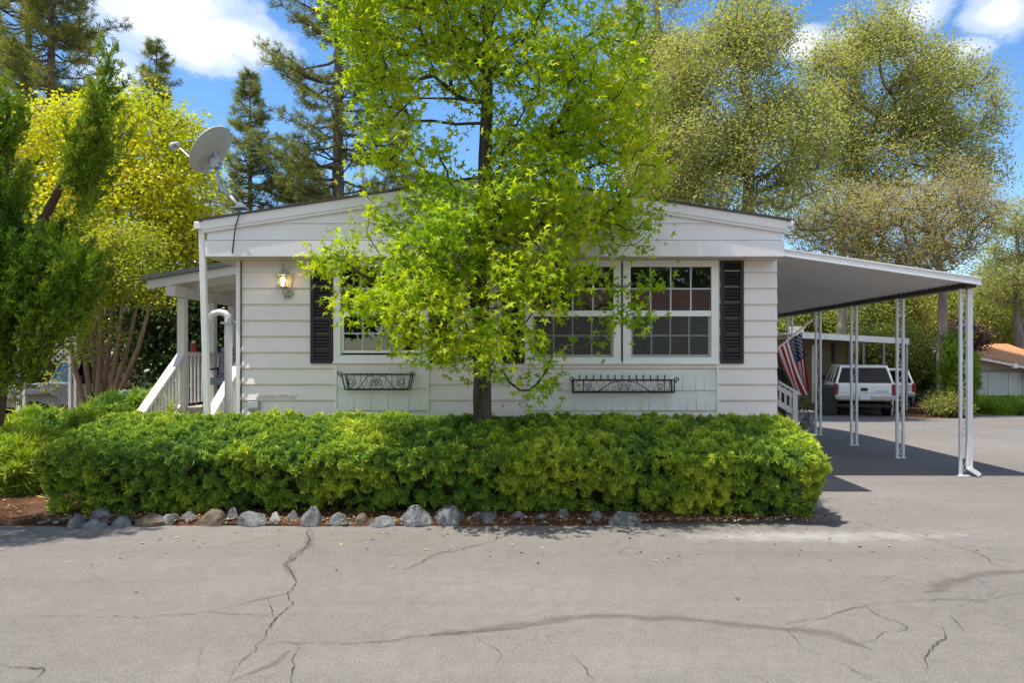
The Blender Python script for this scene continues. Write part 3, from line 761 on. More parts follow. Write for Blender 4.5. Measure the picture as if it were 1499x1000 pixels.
for i in (-1, 1):
    m = MB(); m.tube([(cx + i * .29, 11.31, FL), (cx + i * .29, 11.33, FL + .6), (cx + i * .29, 11.83, FL + .62)], .018, 8); m.build('arm', M['iron'], ch, smooth=True)
    m = MB(); m.tube([(cx + i * .28, 11.87, FL), (cx + i * .28, 11.80, FL + .5), (cx + i * .28, 11.97, FL + .96)], .018, 8); m.build('leg', M['iron'], ch, smooth=True)
rc = thing('red_can', 'small red can standing on the porch rail by the front post', 'can', (-5.60, 11.3, FL + .9))
M['red'] = surf('red_paint', (.35, .03, .03), .5, .1, 10)
m = MB(); m.lathe((-5.60, 11.3, FL + .9), [(.001, 0), (.045, 0), (.045, .14), (.04, .15), (.001, .15)], 14); m.build('body', M['red'], rc)
m = MB(); m.lathe((-5.60, 11.3, FL + 1.05), [(.03, 0), (.03, .04), (.001, .045)], 12); m.build('lid', M['alu'], rc)
# ================================================================== ground
M['asphalt'], nt, out = new_mat('old_asphalt')
b = N(nt, 'ShaderNodeBsdfPrincipled', Roughness=.88); b.inputs['Specular IOR Level'].default_value = .25
pos = N(nt, 'ShaderNodeNewGeometry').outputs['Position']
c = ramp(nt, noise(nt, .35, 5, .6), [(.3, (.155, .138, .122)), (.7, (.20, .180, .161))])
c = mixc(nt, ramp(nt, noise(nt, .5, 6, .7, stretch=(.35, 2.2, 1)), [(.42, 0.0), (.72, .55)]), c, (.135, .122, .110))
c = mixc(nt, ramp(nt, noise(nt, 2.2, 8, .75), [(.5, 0.0), (.8, .4)]), c, (.225, .202, .180))
c = mixc(nt, .85, c, ramp(nt, noise(nt, 75, 5, .85), [(.3, .18), (.5, .5), (.7, .82)]), 'OVERLAY')
c = mixc(nt, .35, c, ramp(nt, noise(nt, 9, 6, .8), [(.3, .3), (.5, .5), (.7, .7)]), 'OVERLAY')
c = mixc(nt, ramp(nt, noise(nt, .8, 5, .6, stretch=(.12, 1.6, 1)), [(.55, 0.0), (.75, .45)]), c, (.115, .104, .094))
# small pale chips
v = N(nt, 'ShaderNodeTexVoronoi', Scale=9.0); nt.links.new(pos, v.inputs['Vector'])
c = mixc(nt, math_(nt, 'MULTIPLY', ramp(nt, v.outputs['Distance'], [(.035, 1.0), (.05, 0.0)]), ramp(nt, noise(nt, 3, 2), [(.55, 0.0), (.6, .8)])), c, (.5, .46, .42))
# hairline crazing in patches
nz = N(nt, 'ShaderNodeTexNoise', Scale=3.0); nz.inputs['Detail'].default_value = 6; nt.links.new(pos, nz.inputs['Vector'])
vm = N(nt, 'ShaderNodeVectorMath'); vm.operation = 'MULTIPLY_ADD'; nt.links.new(nz.outputs['Color'], vm.inputs[0]); vm.inputs[1].default_value = (.5, .5, 0); nt.links.new(pos, vm.inputs[2])
ve = N(nt, 'ShaderNodeTexVoronoi', Scale=1.5); ve.feature = 'DISTANCE_TO_EDGE'; nt.links.new(vm.outputs[0], ve.inputs['Vector'])
craze = math_(nt, 'MULTIPLY', ramp(nt, ve.outputs['Distance'], [(.004, 1.0), (.012, 0.0)]), ramp(nt, noise(nt, .9, 3), [(.52, 0.0), (.62, .55)]))
c = mixc(nt, craze, c, (.08, .07, .062))
# spilled pale powder by the hedge end
sx = N(nt, 'ShaderNodeSeparateXYZ'); nt.links.new(pos, sx.inputs[0])
def blob(cx, cy, rx, ry, soft):
    dx = math_(nt, 'DIVIDE', math_(nt, 'SUBTRACT', sx.outputs[0], cx), rx); dy = math_(nt, 'DIVIDE', math_(nt, 'SUBTRACT', sx.outputs[1], cy), ry)
    r = math_(nt, 'SQRT', math_(nt, 'ADD', math_(nt, 'MULTIPLY', dx, dx), math_(nt, 'MULTIPLY', dy, dy)))
    return ramp(nt, math_(nt, 'ADD', r, math_(nt, 'MULTIPLY', math_(nt, 'SUBTRACT', noise(nt, 3.5, 9, .75), .5), 3.2)), [(1 - soft, 1.0), (1.0, 0.0)])
c = mixc(nt, math_(nt, 'MULTIPLY', blob(2.6, 6.66, 1.5, .24, .95), .42), c, (.46, .44, .415))
# newer darker driveway seam under the carport, gravelly edge
nt.links.new(c, b.inputs['Base Color'])
bp = N(nt, 'ShaderNodeBump', Strength=.5, Distance=.006); nt.links.new(noise(nt, 110, 4, .7), bp.inputs['Height']); nt.links.new(bp.outputs[0], b.inputs['Normal'])
nt.links.new(b.outputs[0], out.inputs[0])
ys = [-60, -20, 0] + list(np.arange(2, 30, 1.0)) + [35, 45, 60, 100, 200, 400]
xs = [-300, -100, -40, -15, 0, 15, 40, 100, 300]
V = np.array([(x, y, gz(y)) for y in ys for x in xs]); nx = len(xs)
F = np.array([(j * nx + i, j * nx + i + 1, (j + 1) * nx + i + 1, (j + 1) * nx + i) for j in range(len(ys) - 1) for i in range(nx - 1)])
tag(mesh_obj('road', V, [F], M['asphalt'], smooth=True), kind='structure')

M['soil'], nt, out = new_mat('dry_soil')
b = N(nt, 'ShaderNodeBsdfPrincipled', Roughness=.95); b.inputs['Specular IOR Level'].default_value = .1
c = ramp(nt, noise(nt, 3.0, 8, .75), [(.3, (.055, .030, .019)), (.52, (.135, .075, .046)), (.75, (.28, .175, .11))])
c = mixc(nt, .6, c, ramp(nt, noise(nt, 45, 4, .75), [(.3, (.05, .03, .02)), (.5, (.22, .13, .08)), (.7, (.5, .36, .24))]), 'OVERLAY')
nt.links.new(c, b.inputs['Base Color']); bp = N(nt, 'ShaderNodeBump', Strength=.8, Distance=.03); nt.links.new(noise(nt, 25, 6, .7), bp.inputs['Height']); nt.links.new(bp.outputs[0], b.inputs['Normal'])
nt.links.new(b.outputs[0], out.inputs[0])
def soil_sheet(name, x0, x1, front, back, step=.15, lift=.03, amp=.03, seed=1):
    xs = np.arange(x0, x1 + step * .5, step); V = []; rows = 0
    n = 26
    for j in range(n):
        t = (j / (n - 1)) ** 1.6
        for x in xs:
            yf = front(x); V.append((x, yf + (back - yf) * t, 0))
    V = np.array(V); q = V.copy()
    e = np.clip((np.repeat(np.arange(n), len(xs)) / 3.0), 0, 1); e2 = np.minimum(e, np.tile(np.clip(np.minimum(xs - x0, x1 - xs) / .3, 0, 1), n))
    V[:, 2] = .004 + e2 * (lift + amp * (vnoise(q, 2.5, seed) + .5 * vnoise(q, 7, seed + 1))) - (1 - e2) * .01
    V[:, 2] += np.array([gz(y) for y in V[:, 1]])
    V[:, 1] += np.where(np.arange(len(V)) < len(xs), .10 * (vnoise(q, 1.7, 8) - .5) + .05 * (vnoise(q, 6, 9) - .5), 0)
    m = len(xs); F = np.array([(j * m + i, j * m + i + 1, (j + 1) * m + i + 1, (j + 1) * m + i) for j in range(n - 1) for i in range(m - 1)])
    return tag(mesh_obj(name, V, [F], M['soil'], smooth=True), kind='structure')
fr_l = lambda x: 7.02 + .02 * math.sin(x * 2)
soil_sheet('soil', -26, -3.95, fr_l, 40, step=.2)
soil_sheet('soil', -3.95, 3.12, lambda x: 7.06 + .03 * math.sin(x * 1.3 + 1) + max(0, x - .7) * .19, 8.86, step=.12, seed=5)
soil_sheet('soil', 4.4, 5.9, lambda x: 15.4 + abs(x - 5.1) * .5, 25, step=.15, seed=8)
soil_sheet('soil', 13.2, 40, lambda x: 23.2 + (1.7 if x > 15.3 else 0), 60, step=.4, seed=11)

# cracks: wandering ribbons of bitumen and open crack
def ribmat(name, c, soft, maxa, nsc):
    m, nt, out = new_mat(name); a = N(nt, 'ShaderNodeAttribute'); a.attribute_name = 'tint'
    b = N(nt, 'ShaderNodeBsdfPrincipled', Roughness=.9); b.inputs['Base Color'].default_value = C4(c); b.inputs['Specular IOR Level'].default_value = .2
    t = N(nt, 'ShaderNodeBsdfTransparent'); mx = N(nt, 'ShaderNodeMixShader')
    f = ramp(nt, a.outputs['Fac'], [(0, 0.0), (soft, maxa)]); n_ = ramp(nt, noise(nt, nsc, 5, .7), [(.35, .25), (.55, 1.0)])
    nt.links.new(math_(nt, 'MULTIPLY', f, n_), mx.inputs[0]); nt.links.new(t.outputs[0], mx.inputs[1]); nt.links.new(b.outputs[0], mx.inputs[2]); nt.links.new(mx.outputs[0], out.inputs[0]); return m
M['crack'] = ribmat('open_crack', (.045, .037, .032), .4, .85, 14); M['stain'] = ribmat('crack_filler', (.12, .10, .086), .95, .42, 9)
CR = [[(457, 772), (449, 800), (428, 818), (419, 828), (433, 850), (430, 866), (437, 882), (412, 905), (375, 945), (345, 978), (332, 1010)],
      [(-10, 906), (120, 902), (190, 906), (260, 903), (310, 898), (412, 905)], [(375, 945), (500, 944), (620, 935), (700, 925), (830, 908)],
      [(1145, 918), (1260, 890), (1340, 883), (1440, 879), (1510, 868)], [(1145, 920), (1165, 945), (1192, 962)],
      [(1372, 918), (1375, 935), (1350, 968), (1348, 985)], [(742, 770), (718, 795), (640, 812), (595, 832)], [(1245, 762), (1330, 785), (1420, 806), (1445, 820), (1475, 834)],
      [(430, 945), (425, 975), (434, 1010)], [(700, 930), (725, 950), (728, 975)], [(1430, 815), (1510, 825)], [(433, 850), (470, 853)], [(390, 880), (400, 897), (412, 905)],
      [(830, 955), (850, 980), (862, 1010)], [(-10, 978), (70, 977), (40, 1000)], [(1230, 975), (1280, 1002)], [(1392, 905), (1407, 925)], [(1250, 885), (1330, 920), (1260, 948)]]
CW = [.0055, .0032, .004, .004, .004, .005, .0035, .004, .004, .003, .005, .005, .005, .005, .006, .005, .005, .004]
ST = [([(457, 776), (449, 800), (428, 818), (419, 828), (435, 850)], .05), ([(620, 935), (700, 925), (830, 908), (920, 903), (1010, 908), (1145, 922), (1230, 934), (1280, 952)], .07),
      ([(340, 998), (400, 976), (430, 955)], .06), ([(1350, 868), (1400, 852), (1450, 841), (1510, 834)], .08), ([(590, 835), (640, 812), (718, 795)], .035), ([(330, 890), (380, 878), (430, 865)], .035)]
def ribbons(name, paths, mat, z, wob, seed):
    rg = np.random.default_rng(seed); Vs = []; Fs = []; ti = []; n0 = 0
    for pth, wd in paths:
        p = np.array([G(*q)[:2] for q in pth]); s = np.concatenate([[0], np.cumsum(np.linalg.norm(np.diff(p, axis=0), axis=1))])
        n = max(6, int(s[-1] / .035)); t = np.linspace(0, s[-1], n); q = np.stack([np.interp(t, s, p[:, 0]), np.interp(t, s, p[:, 1])], 1)
        q3 = np.stack([q[:, 0], q[:, 1], np.zeros(n)], 1)
        q += wob * np.stack([vnoise(q3, 4, seed) - .5 + .5 * (vnoise(q3, 14, seed + 1) - .5), vnoise(q3, 4, seed + 2) - .5 + .5 * (vnoise(q3, 14, seed + 3) - .5)], 1)
        d = np.gradient(q, axis=0); d /= np.linalg.norm(d, axis=1)[:, None] + 1e-9; nn = np.stack([-d[:, 1], d[:, 0]], 1)
        w = wd * (.35 + 1.1 * vnoise(q3, 6, seed + 7)) * np.clip(np.minimum(t, s[-1] - t) / .25 + .15, 0, 1)
        for k, (o, v) in enumerate(((-1, 0), (0, 1), (1, 0))):
            Vs.append(np.column_stack([q + nn * (w * o)[:, None], np.full(n, z)])); ti.append(np.full(n, v))
        i = np.arange(n - 1)
        for k in (0, 1): Fs.append(np.stack([n0 + k * n + i, n0 + (k + 1) * n + i, n0 + (k + 1) * n + i + 1, n0 + k * n + i + 1], 1))
        n0 += 3 * n
    return tag(mesh_obj(name, np.concatenate(Vs), [np.concatenate(Fs)], mat, tint=np.concatenate(ti)), kind='structure')
ribbons('road_stain', ST, M['stain'], .004, .08, 3)
ribbons('road_crack', list(zip(CR, CW)), M['crack'], .008, .085, 5)

# ================================================================== border stones
M['stone'], nt, out = new_mat('blue_grey_stone')
b = N(nt, 'ShaderNodeBsdfPrincipled', Roughness=.85); oi = N(nt, 'ShaderNodeObjectInfo')
cg = ramp(nt, noise(nt, 9, 6, .7), [(.3, (.04, .041, .043)), (.5, (.115, .117, .12)), (.78, (.33, .33, .32))])
nt.links.new(cg, b.inputs['Base Color']); bp = N(nt, 'ShaderNodeBump', Strength=.6, Distance=.02); nt.links.new(noise(nt, 22, 6, .7), bp.inputs['Height']); nt.links.new(bp.outputs[0], b.inputs['Normal']); nt.links.new(b.outputs[0], out.inputs[0])
M['stone_brown'] = surf('brown_stone', (.12, .092, .062), .85, .4, 9, bump=.6, bscale=24); M['stone_white'] = surf('pale_stone', (.28, .27, .25), .85, .35, 12, bump=.6, bscale=24)
def rock(px, py, w, h, kind, label, d=None, seed=0, pointed=.0, dep=.75):
    d = d or EYE / ((py - 521) / 1000); x, y, _ = P(px, py, d); rw = w * d / 2000; rh = h * d / 1000
    rg = np.random.default_rng(seed)
    a = np.linspace(0, 2 * math.pi, 22, endpoint=False); e = np.linspace(-.5, 1, 12) * math.pi / 2
    V = [(math.cos(t) * math.cos(q), math.sin(t) * math.cos(q), math.sin(q)) for q in e for t in a]; V = np.array(V)
    for _ in range(16):                       # chip flat facets off the boulder
        n_ = unit(rg.normal(size=3)); n_[2] = abs(n_[2]) * .8; n_ = unit(n_); k = rg.uniform(.72, .93); o = V @ n_ - k; V = V - np.where(o > 0, o, 0)[:, None] * n_
    V *= (1 + .16 * (vnoise(V + seed, 2.2, seed)[:, None] - .5) + .10 * (vnoise(V + seed, 6, seed + 1)[:, None] - .5))
    V[:, :2] *= (1 - pointed * np.clip(V[:, 2:3], 0, 1)); V[:, 2] /= V[:, 2].max(); V[:, 0] /= np.abs(V[:, 0]).max()
    W = V * np.array((rw, rw * dep, rh)) + np.array((x, y, gz(y) + .01)); W[:, 2] = np.maximum(W[:, 2], gz(y) - .05)
    m = len(a); F = np.array([(j * m + i, j * m + (i + 1) % m, (j + 1) * m + (i + 1) % m, (j + 1) * m + i) for j in range(len(e) - 1) for i in range(m)])
    o = mesh_obj('border_stone', W, [F], {'g': M['stone'], 'b': M['stone_brown'], 'w': M['stone_white']}[kind], loc=(x, y, gz(y)))
    return tag(o, label, 'rock', 'stones edging the hedge bed')
stones = [(112, 771, 30, 20, 'g', .2, 'blue-grey rounded stone at the far left end of the hedge edging'),
 (139, 770, 36, 11, 'g', .1, 'low grey stone second from the left end of the hedge edging'), (147, 763, 34, 20, 'g', .1, 'dull grey stone tucked behind the low one near the left hedge end'),
 (180, 768, 32, 13, 'g', .3, 'jagged grey stone left of the long flat brown stone'), (222, 767, 46, 16, 'b', .0, 'long flat brown stone near the left of the hedge edging'),
 (252, 766, 28, 14, 'g', .2, 'rough dark stone right of the long flat brown stone'), (279, 765, 32, 17, 'g', .2, 'speckled rough stone left of the biggest tan boulder'),
 (314, 767, 42, 24, 'b', .0, 'round tan boulder in the hedge edging'), (341, 765, 22, 24, 'g', .6, 'small pale pointed stone right of the round tan boulder'),
 (370, 767, 48, 20, 'g', .1, 'low grey slanting stone between pointed stone and small white one'), (403, 767, 20, 18, 'w', .1, 'small whitish stone with holes in the hedge edging'),
 (429, 766, 24, 20, 'g', .2, 'dark grey round stone left of the tall pyramid stone'), (457, 768, 40, 30, 'g', .65, 'tall blue-grey pyramid stone at the end of the long crack'),
 (497, 767, 34, 18, 'g', .2, 'grey stone right of the pyramid stone'), (530, 768, 26, 18, 'b', .2, 'brownish grey stone left of the low flat blue stone'),
 (560, 768, 46, 14, 'g', .1, 'low flat blue-grey stone left of the largest pale block'), (608, 767, 50, 30, 'g', .1, 'largest pale blue-grey block in the hedge edging'),
 (660, 766, 46, 28, 'g', .1, 'big rounded grey block right of the largest pale block'), (712, 764, 48, 15, 'g', .1, 'low slate-coloured stone left of the trunk shade'),
 (757, 764, 28, 16, 'g', .2, 'blue-grey stone first in the leaf shade'), (792, 765, 26, 13, 'g', .2, 'small grey stone between leaf shade and weeds'),
 (823, 764, 28, 20, 'g', .3, 'upright dull stone behind the small reddish one'), (840, 764, 16, 9, 'b', .1, 'small reddish brown stone in shade'),
 (873, 765, 30, 18, 'g', .1, 'round stone left of the wide shaded slab'), (915, 765, 56, 19, 'g', .1, 'wide shaded slab near the right end of the edging')]
for i, (px, py, w, h, k, po_, lb) in enumerate(stones): rock(px, py + 1, w * 1.08, h * .92, k, lb, seed=20 + i, pointed=po_ * .8)
rock(1192, 742, 26, 22, 'w', 'white stone lying at the right end of the hedge', seed=71); rock(1181, 740, 20, 16, 'w', 'smaller dusty white stone against the right hedge end', seed=72)
rock(1183, 615, 20, 20, 'g', 'rough grey boulder on bare soil behind the side steps', d=17.5, seed=73, dep=.9); rock(1176, 622, 14, 12, 'b', 'rust-brown boulder on bare soil behind the side steps', d=17.0, seed=74)

# ================================================================== juniper hedge
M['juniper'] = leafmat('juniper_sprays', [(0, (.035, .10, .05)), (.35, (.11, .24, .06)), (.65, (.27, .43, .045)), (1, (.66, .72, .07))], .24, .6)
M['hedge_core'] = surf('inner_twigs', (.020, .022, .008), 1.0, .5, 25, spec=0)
M['bark_brown'] = surf('brown_bark', (.10, .065, .042), .9, .45, 9, bump=1.0, bscale=30, stretch=(1, 1, .25))
def shaped_hedge(name, label, cat, prof, x0, x1, endr, nspray, ln, wd, seed, zoff=lambda x, y: 0, warp=lambda x: 0, bump=.13, per=6, core=True, group=None, mat=None, upmix=.55, spread=.75):
    rng = np.random.default_rng(seed); pr = np.array(prof, float); cen = pr.mean(0)
    s = np.concatenate([[0], np.cumsum(np.linalg.norm(np.diff(pr, axis=0), axis=1))]); s /= s[-1]
    def pt(u, v, k=1.0):
        y = np.interp(v, s, pr[:, 0]); z = np.interp(v, s, pr[:, 1]); xc = (x0 + x1) / 2; half = (x1 - x0) / 2
        t = np.clip((np.abs(u) * half - (half - endr)) / endr, 0, 1); f = (1 - np.minimum(t, .9999) ** 3.4) ** (1 / 3.4)
        yy = cen[0] + (y - cen[0]) * (.25 + .75 * f) * k; zz = np.where(z > cen[1], cen[1] * .55 + (z - cen[1] * .55) * (.25 + .75 * f), z) * (k if k < 1 else 1)
        p = np.stack([xc + u * half * (k ** .25 if k < 1 else 1), yy, zz], -1); p[..., 1] += warp(p[..., 0]); return p
    n = nspray; u = rng.uniform(-1, 1, n); 
    e = rng.uniform(size=n) < 2.2 * endr / (x1 - x0); u = np.where(e, np.sign(u) * (1 - endr / ((x1 - x0) / 2) * (1 - np.sqrt(rng.uniform(size=n)))), u); v = rng.uniform(0, 1, n)
    p = pt(u, v); eps = 1e-3
    tu = pt(np.clip(u + eps, -1, 1), v) - pt(np.clip(u - eps, -1, 1), v); tv = pt(u, np.clip(v + eps, 0, 1)) - pt(u, np.clip(v - eps, 0, 1))
    nr = unit(np.cross(tu, tv)); out_ = unit(p - np.array((0, cen[0], cen[1] * .5)) * np.array((0, 1, 1)) - np.array((1, 0, 0)) * p); sg = np.sign((nr * out_).sum(1)); nr = nr * np.where(sg == 0, 1, sg)[:, None]
    xe = np.clip((np.abs(u) - .97) / .03, 0, 1)[:, None] * np.sign(u)[:, None]; nr = unit(nr + np.concatenate([xe, 0 * xe, 0 * xe], 1))
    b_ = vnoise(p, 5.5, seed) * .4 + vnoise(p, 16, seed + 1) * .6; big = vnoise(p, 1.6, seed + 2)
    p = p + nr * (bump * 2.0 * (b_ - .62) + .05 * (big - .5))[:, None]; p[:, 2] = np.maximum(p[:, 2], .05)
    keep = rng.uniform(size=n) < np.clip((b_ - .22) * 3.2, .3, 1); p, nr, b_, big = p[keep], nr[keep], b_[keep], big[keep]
    D = unit(nr * (.8 - .45 * np.clip(nr[:, 2:3], 0, 1)) + np.array((0, 0, upmix * .35)) + rng.normal(size=p.shape) * (.38 + .22 * np.clip(nr[:, 2:3], 0, 1)))
    stick = rng.uniform(size=len(p)) < .02
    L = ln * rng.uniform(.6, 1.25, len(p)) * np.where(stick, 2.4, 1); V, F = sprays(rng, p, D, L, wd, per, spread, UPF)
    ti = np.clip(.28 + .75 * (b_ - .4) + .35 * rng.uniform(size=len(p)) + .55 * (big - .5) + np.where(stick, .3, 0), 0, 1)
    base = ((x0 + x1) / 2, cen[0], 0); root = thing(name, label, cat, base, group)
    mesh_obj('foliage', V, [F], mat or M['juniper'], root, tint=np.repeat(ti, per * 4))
    if core:
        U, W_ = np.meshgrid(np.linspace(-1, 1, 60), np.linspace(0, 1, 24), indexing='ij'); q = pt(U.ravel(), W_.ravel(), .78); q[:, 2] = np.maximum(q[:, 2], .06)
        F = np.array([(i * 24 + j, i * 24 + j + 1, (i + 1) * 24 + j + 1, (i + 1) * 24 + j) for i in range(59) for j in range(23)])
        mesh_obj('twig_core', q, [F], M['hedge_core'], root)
        mb = MB()
        for k in range(max(2, int((x1 - x0) / .45))):
            x = x0 + .3 + (x1 - x0 - .6) * (k + rng.uniform(.2, .8)) / max(2, int((x1 - x0) / .45)); y = cen[0] + warp(x) - .15 + rng.uniform(-.1, .1)
            mb.tube([(x, y + .15, 0), (x + rng.uniform(-.15, .15), y, .25), (x + rng.uniform(-.3, .3), y - .1, .55)], [.03, .025, .01], 6)
        mb.build('stem', M['bark_brown'], root, smooth=True)
    return root
HP = [(7.52, .03), (7.44, .15), (7.37, .33), (7.30, .49), (7.22, .61), (7.20, .69), (7.27, .775), (7.47, .845), (7.78, .92), (8.15, 1.00), (8.45, 1.02), (8.58, .95), (8.62, .7), (8.6, .4)]
shaped_hedge('juniper_hedge', 'long clipped green juniper hedge in front of the grey home, edged with stones', 'hedge', HP, -5.34, 3.08, .30, 360000, .030, .0042, 31, warp=lambda x: .04 * np.sin(x * 1.1) - .085 * np.maximum(0, x - .6))
def low_shrub(px0, px1, d0, d1, h, n, label, seed, ln=.11):
    x0, x1 = wx(px0, d0), wx(px1, d0); c_ = (d0 + d1) / 2; w_ = (d1 - d0) / 2
    pr = [(c_ + w_ * math.cos(a), .05 + h * max(0, math.sin(a)) ** .8) for a in np.linspace(math.pi * 1.0, 0.05, 14)]
    pr = [(y - .0, z) for y, z in pr]
    return shaped_hedge('juniper_shrub', label, 'shrub', pr, x0, x1, min(.75, (x1 - x0) * .45), n, ln, .006, seed, bump=.2, group=None, upmix=.7)
low_shrub(95, 190, 9.7, 11.2, 1.12, 15000, 'rounded juniper shrub beside the lattice fence left of the porch', 41)
low_shrub(-35, 125, 9.4, 10.8, .86, 20000, 'spreading juniper shrub in front of the white off-road vehicle', 42)
low_shrub(-110, 26, 8.2, 9.3, .72, 15000, 'juniper shrub on bare soil at the left edge of the photo', 43)
# stray weeds among the stones
M['weed'] = leafmat('weed_leaf', [(0, (.06, .14, .02)), (1, (.16, .30, .05))], .3)
def weed(px, py, h, n, label, seed):
    rg = np.random.default_rng(seed); d = EYE / ((py - 521) / 1000); b0 = np.array(P(px, py, d)); C = b0 + rg.normal(size=(n, 3)) * np.array((.05, .03, 0)) + np.array((0, 0, 1)) * rg.uniform(.01, h, (n, 1))
    V, F, k = leaves(rg, C, rg.normal(size=(n, 3)) + np.array((0, 0, .5)), rg.normal(size=(n, 3)) + np.array((0, 0, 1)), rg.uniform(.03, .07, n), OVAL, OVAL_F)
    tag(mesh_obj('weed', V, [F], M['weed'], loc=b0, tint=np.repeat(rg.uniform(size=n), k)), label, 'weed')
weed(157, 756, .09, 40, 'bright green weed above the stones near the left hedge end', 1); weed(381, 766, .07, 26, 'small weed beside the little whitish stone', 2); weed(798, 757, .12, 50, 'green weed growing from shaded stones right of the trunk', 3); weed(180, 760, .06, 20, 'tiny weed left of the long flat brown stone', 4)

# rubble between the border stones
rg = np.random.default_rng(19); n = 420
Vs = []; Fs = []; a6 = np.linspace(0, 2 * math.pi, 7, endpoint=False)
for i in range(n):
    x = rg.uniform(-5.1, 1.9); y = 7.08 + abs(rg.normal()) * .08 + .03 * math.sin(x * 1.3 + 1) + max(0, x - .7) * .19; r = rg.uniform(.010, .034); k0 = len(Vs) * 15
    u = np.array([(math.cos(t) * c_, math.sin(t) * c_, h_) for h_, c_ in ((0, 1.0), (.6, .75)) for t in a6] + [(0, 0, .85)]) * r * rg.uniform(.7, 1.25, (15, 1)) * np.array((1.2, 1, .8))
    Vs.append(u + np.array((x, y, .02))); Fs += [(k0 + j, k0 + (j + 1) % 7, k0 + 7 + (j + 1) % 7, k0 + 7 + j) for j in range(7)] + [(k0 + 7 + j, k0 + 7 + (j + 1) % 7, k0 + 14, k0 + 14) for j in range(7)]
Fs = np.array(Fs); q4 = Fs[Fs[:, 2] != Fs[:, 3]]; q3 = Fs[Fs[:, 2] == Fs[:, 3]][:, :3]
tag(mesh_obj('rubble', np.concatenate(Vs), [q4, q3], M['stone']), 'small stone rubble between the border stones', 'rubble', kind='stuff')
# leaf litter gathered along the bed and blown on to the lane
M['litter'] = leafmat('dry_litter', [(0, (.10, .06, .03)), (.6, (.26, .17, .09)), (1, (.42, .34, .18))], .1)
rg = np.random.default_rng(9); n = 2600
x = rg.uniform(-5.4, 3.2, n); y = 7.08 + np.abs(rg.normal(size=n)) * .16; 
x2 = rg.uniform(-12, -5.2, 1500); y2 = 7.1 + rg.uniform(0, 1, 1500) ** 1.5 * 4; x3 = rg.uniform(-6, 7, 160); y3 = 7.05 - np.abs(rg.normal(size=160)) * .7
C = np.stack([np.concatenate([x, x2, x3]), np.concatenate([y, y2, y3]), np.concatenate([np.full(n, .05), np.full(1500, .06), np.full(160, .012)])], 1); n = len(C)
C[:, 2] += rg.uniform(0, .02, n) * (C[:, 2] > .02)
V, F, k = leaves(rg, C, rg.normal(size=(n, 3)) * np.array((1, 1, .15)), rg.normal(size=(n, 3)) * .3 + np.array((0, 0, 1)), rg.uniform(.02, .05, n), OVAL, OVAL_F)
tag(mesh_obj('leaf_litter', V, [F], M['litter'], tint=np.repeat(rg.uniform(size=n), k)), 'dry leaf litter along the hedge bed and bare soil', 'litter', kind='stuff')
M['purple'] = leafmat('purple_leaf', [(0, (.05, .02, .025)), (1, (.14, .06, .06))], .2)
# ================================================================== vegetation
M['bark_dark'] = surf('dark_furrowed_bark', (.075, .057, .046), .95, .65, 9, bump=1.0, bscale=30, stretch=(1.6, 1.6, .22), dirt=((.16, .14, .12), .5))
M['bark_grey'] = surf('grey_oak_bark', (.215, .18, .15), .95, .4, 5, bump=.8, bscale=14, stretch=(1, 1, .3))
M['bark_pine'] = surf('pine_bark', (.12, .095, .08), .95, .4, 4, bump=.8, bscale=10, stretch=(1, 1, .4))
M['bark_tan'] = surf('smooth_tan_bark', (.27, .19, .125), .9, .3, 6, bump=.6, bscale=20, stretch=(1, 1, .2))
M['sweetgum'] = leafmat('sweetgum_leaf', [(0, (.15, .31, .012)), (.4, (.31, .48, .014)), (.75, (.54, .65, .018)), (1, (.72, .70, .04))], .58, .45, .3)
M['yellow_leaf'] = leafmat('yellow_green_leaf', [(0, (.26, .36, .015)), (.45, (.52, .60, .02)), (.8, (.70, .68, .025)), (1, (.80, .66, .06))], .5)
M['maple_leaf'] = leafmat('layered_green_leaf', [(0, (.18, .26, .02)), (.45, (.38, .44, .03)), (.8, (.58, .56, .04)), (1, (.68, .58, .08))], .48)
M['camellia'] = leafmat('glossy_dark_leaf', [(0, (.018, .04, .008)), (.6, (.05, .10, .016)), (1, (.17, .26, .03))], .2, .3, .5)
M['oak_leaf'] = leafmat('oak_leaf', [(0, (.28, .31, .10)), (.45, (.43, .46, .14)), (.8, (.47, .49, .16)), (1, (.52, .49, .22))], .58)
M['oak_sparse'] = leafmat('dry_oak_leaf', [(0, (.40, .36, .18)), (.4, (.50, .46, .19)), (.75, (.55, .54, .15)), (1, (.58, .44, .26))], .55)
M['far_leaf'] = leafmat('far_wood_leaf', [(0, (.11, .15, .03)), (.4, (.25, .29, .06)), (.8, (.44, .45, .08)), (1, (.54, .50, .13))], .45)
M['pine_needle'] = leafmat('pine_needle', [(0, (.09, .13, .04)), (.45, (.22, .26, .06)), (.8, (.40, .40, .08)), (1, (.55, .46, .14))], .35)
M['juniper_tree'] = leafmat('juniper_tree_sprays', [(0, (.055, .13, .015)), (.4, (.13, .24, .02)), (.75, (.28, .38, .022)), (1, (.46, .46, .06))], .32)
M['thuja'] = leafmat('thuja_sprays', [(0, (.05, .11, .015)), (.5, (.14, .26, .02)), (1, (.36, .46, .04))], .3)

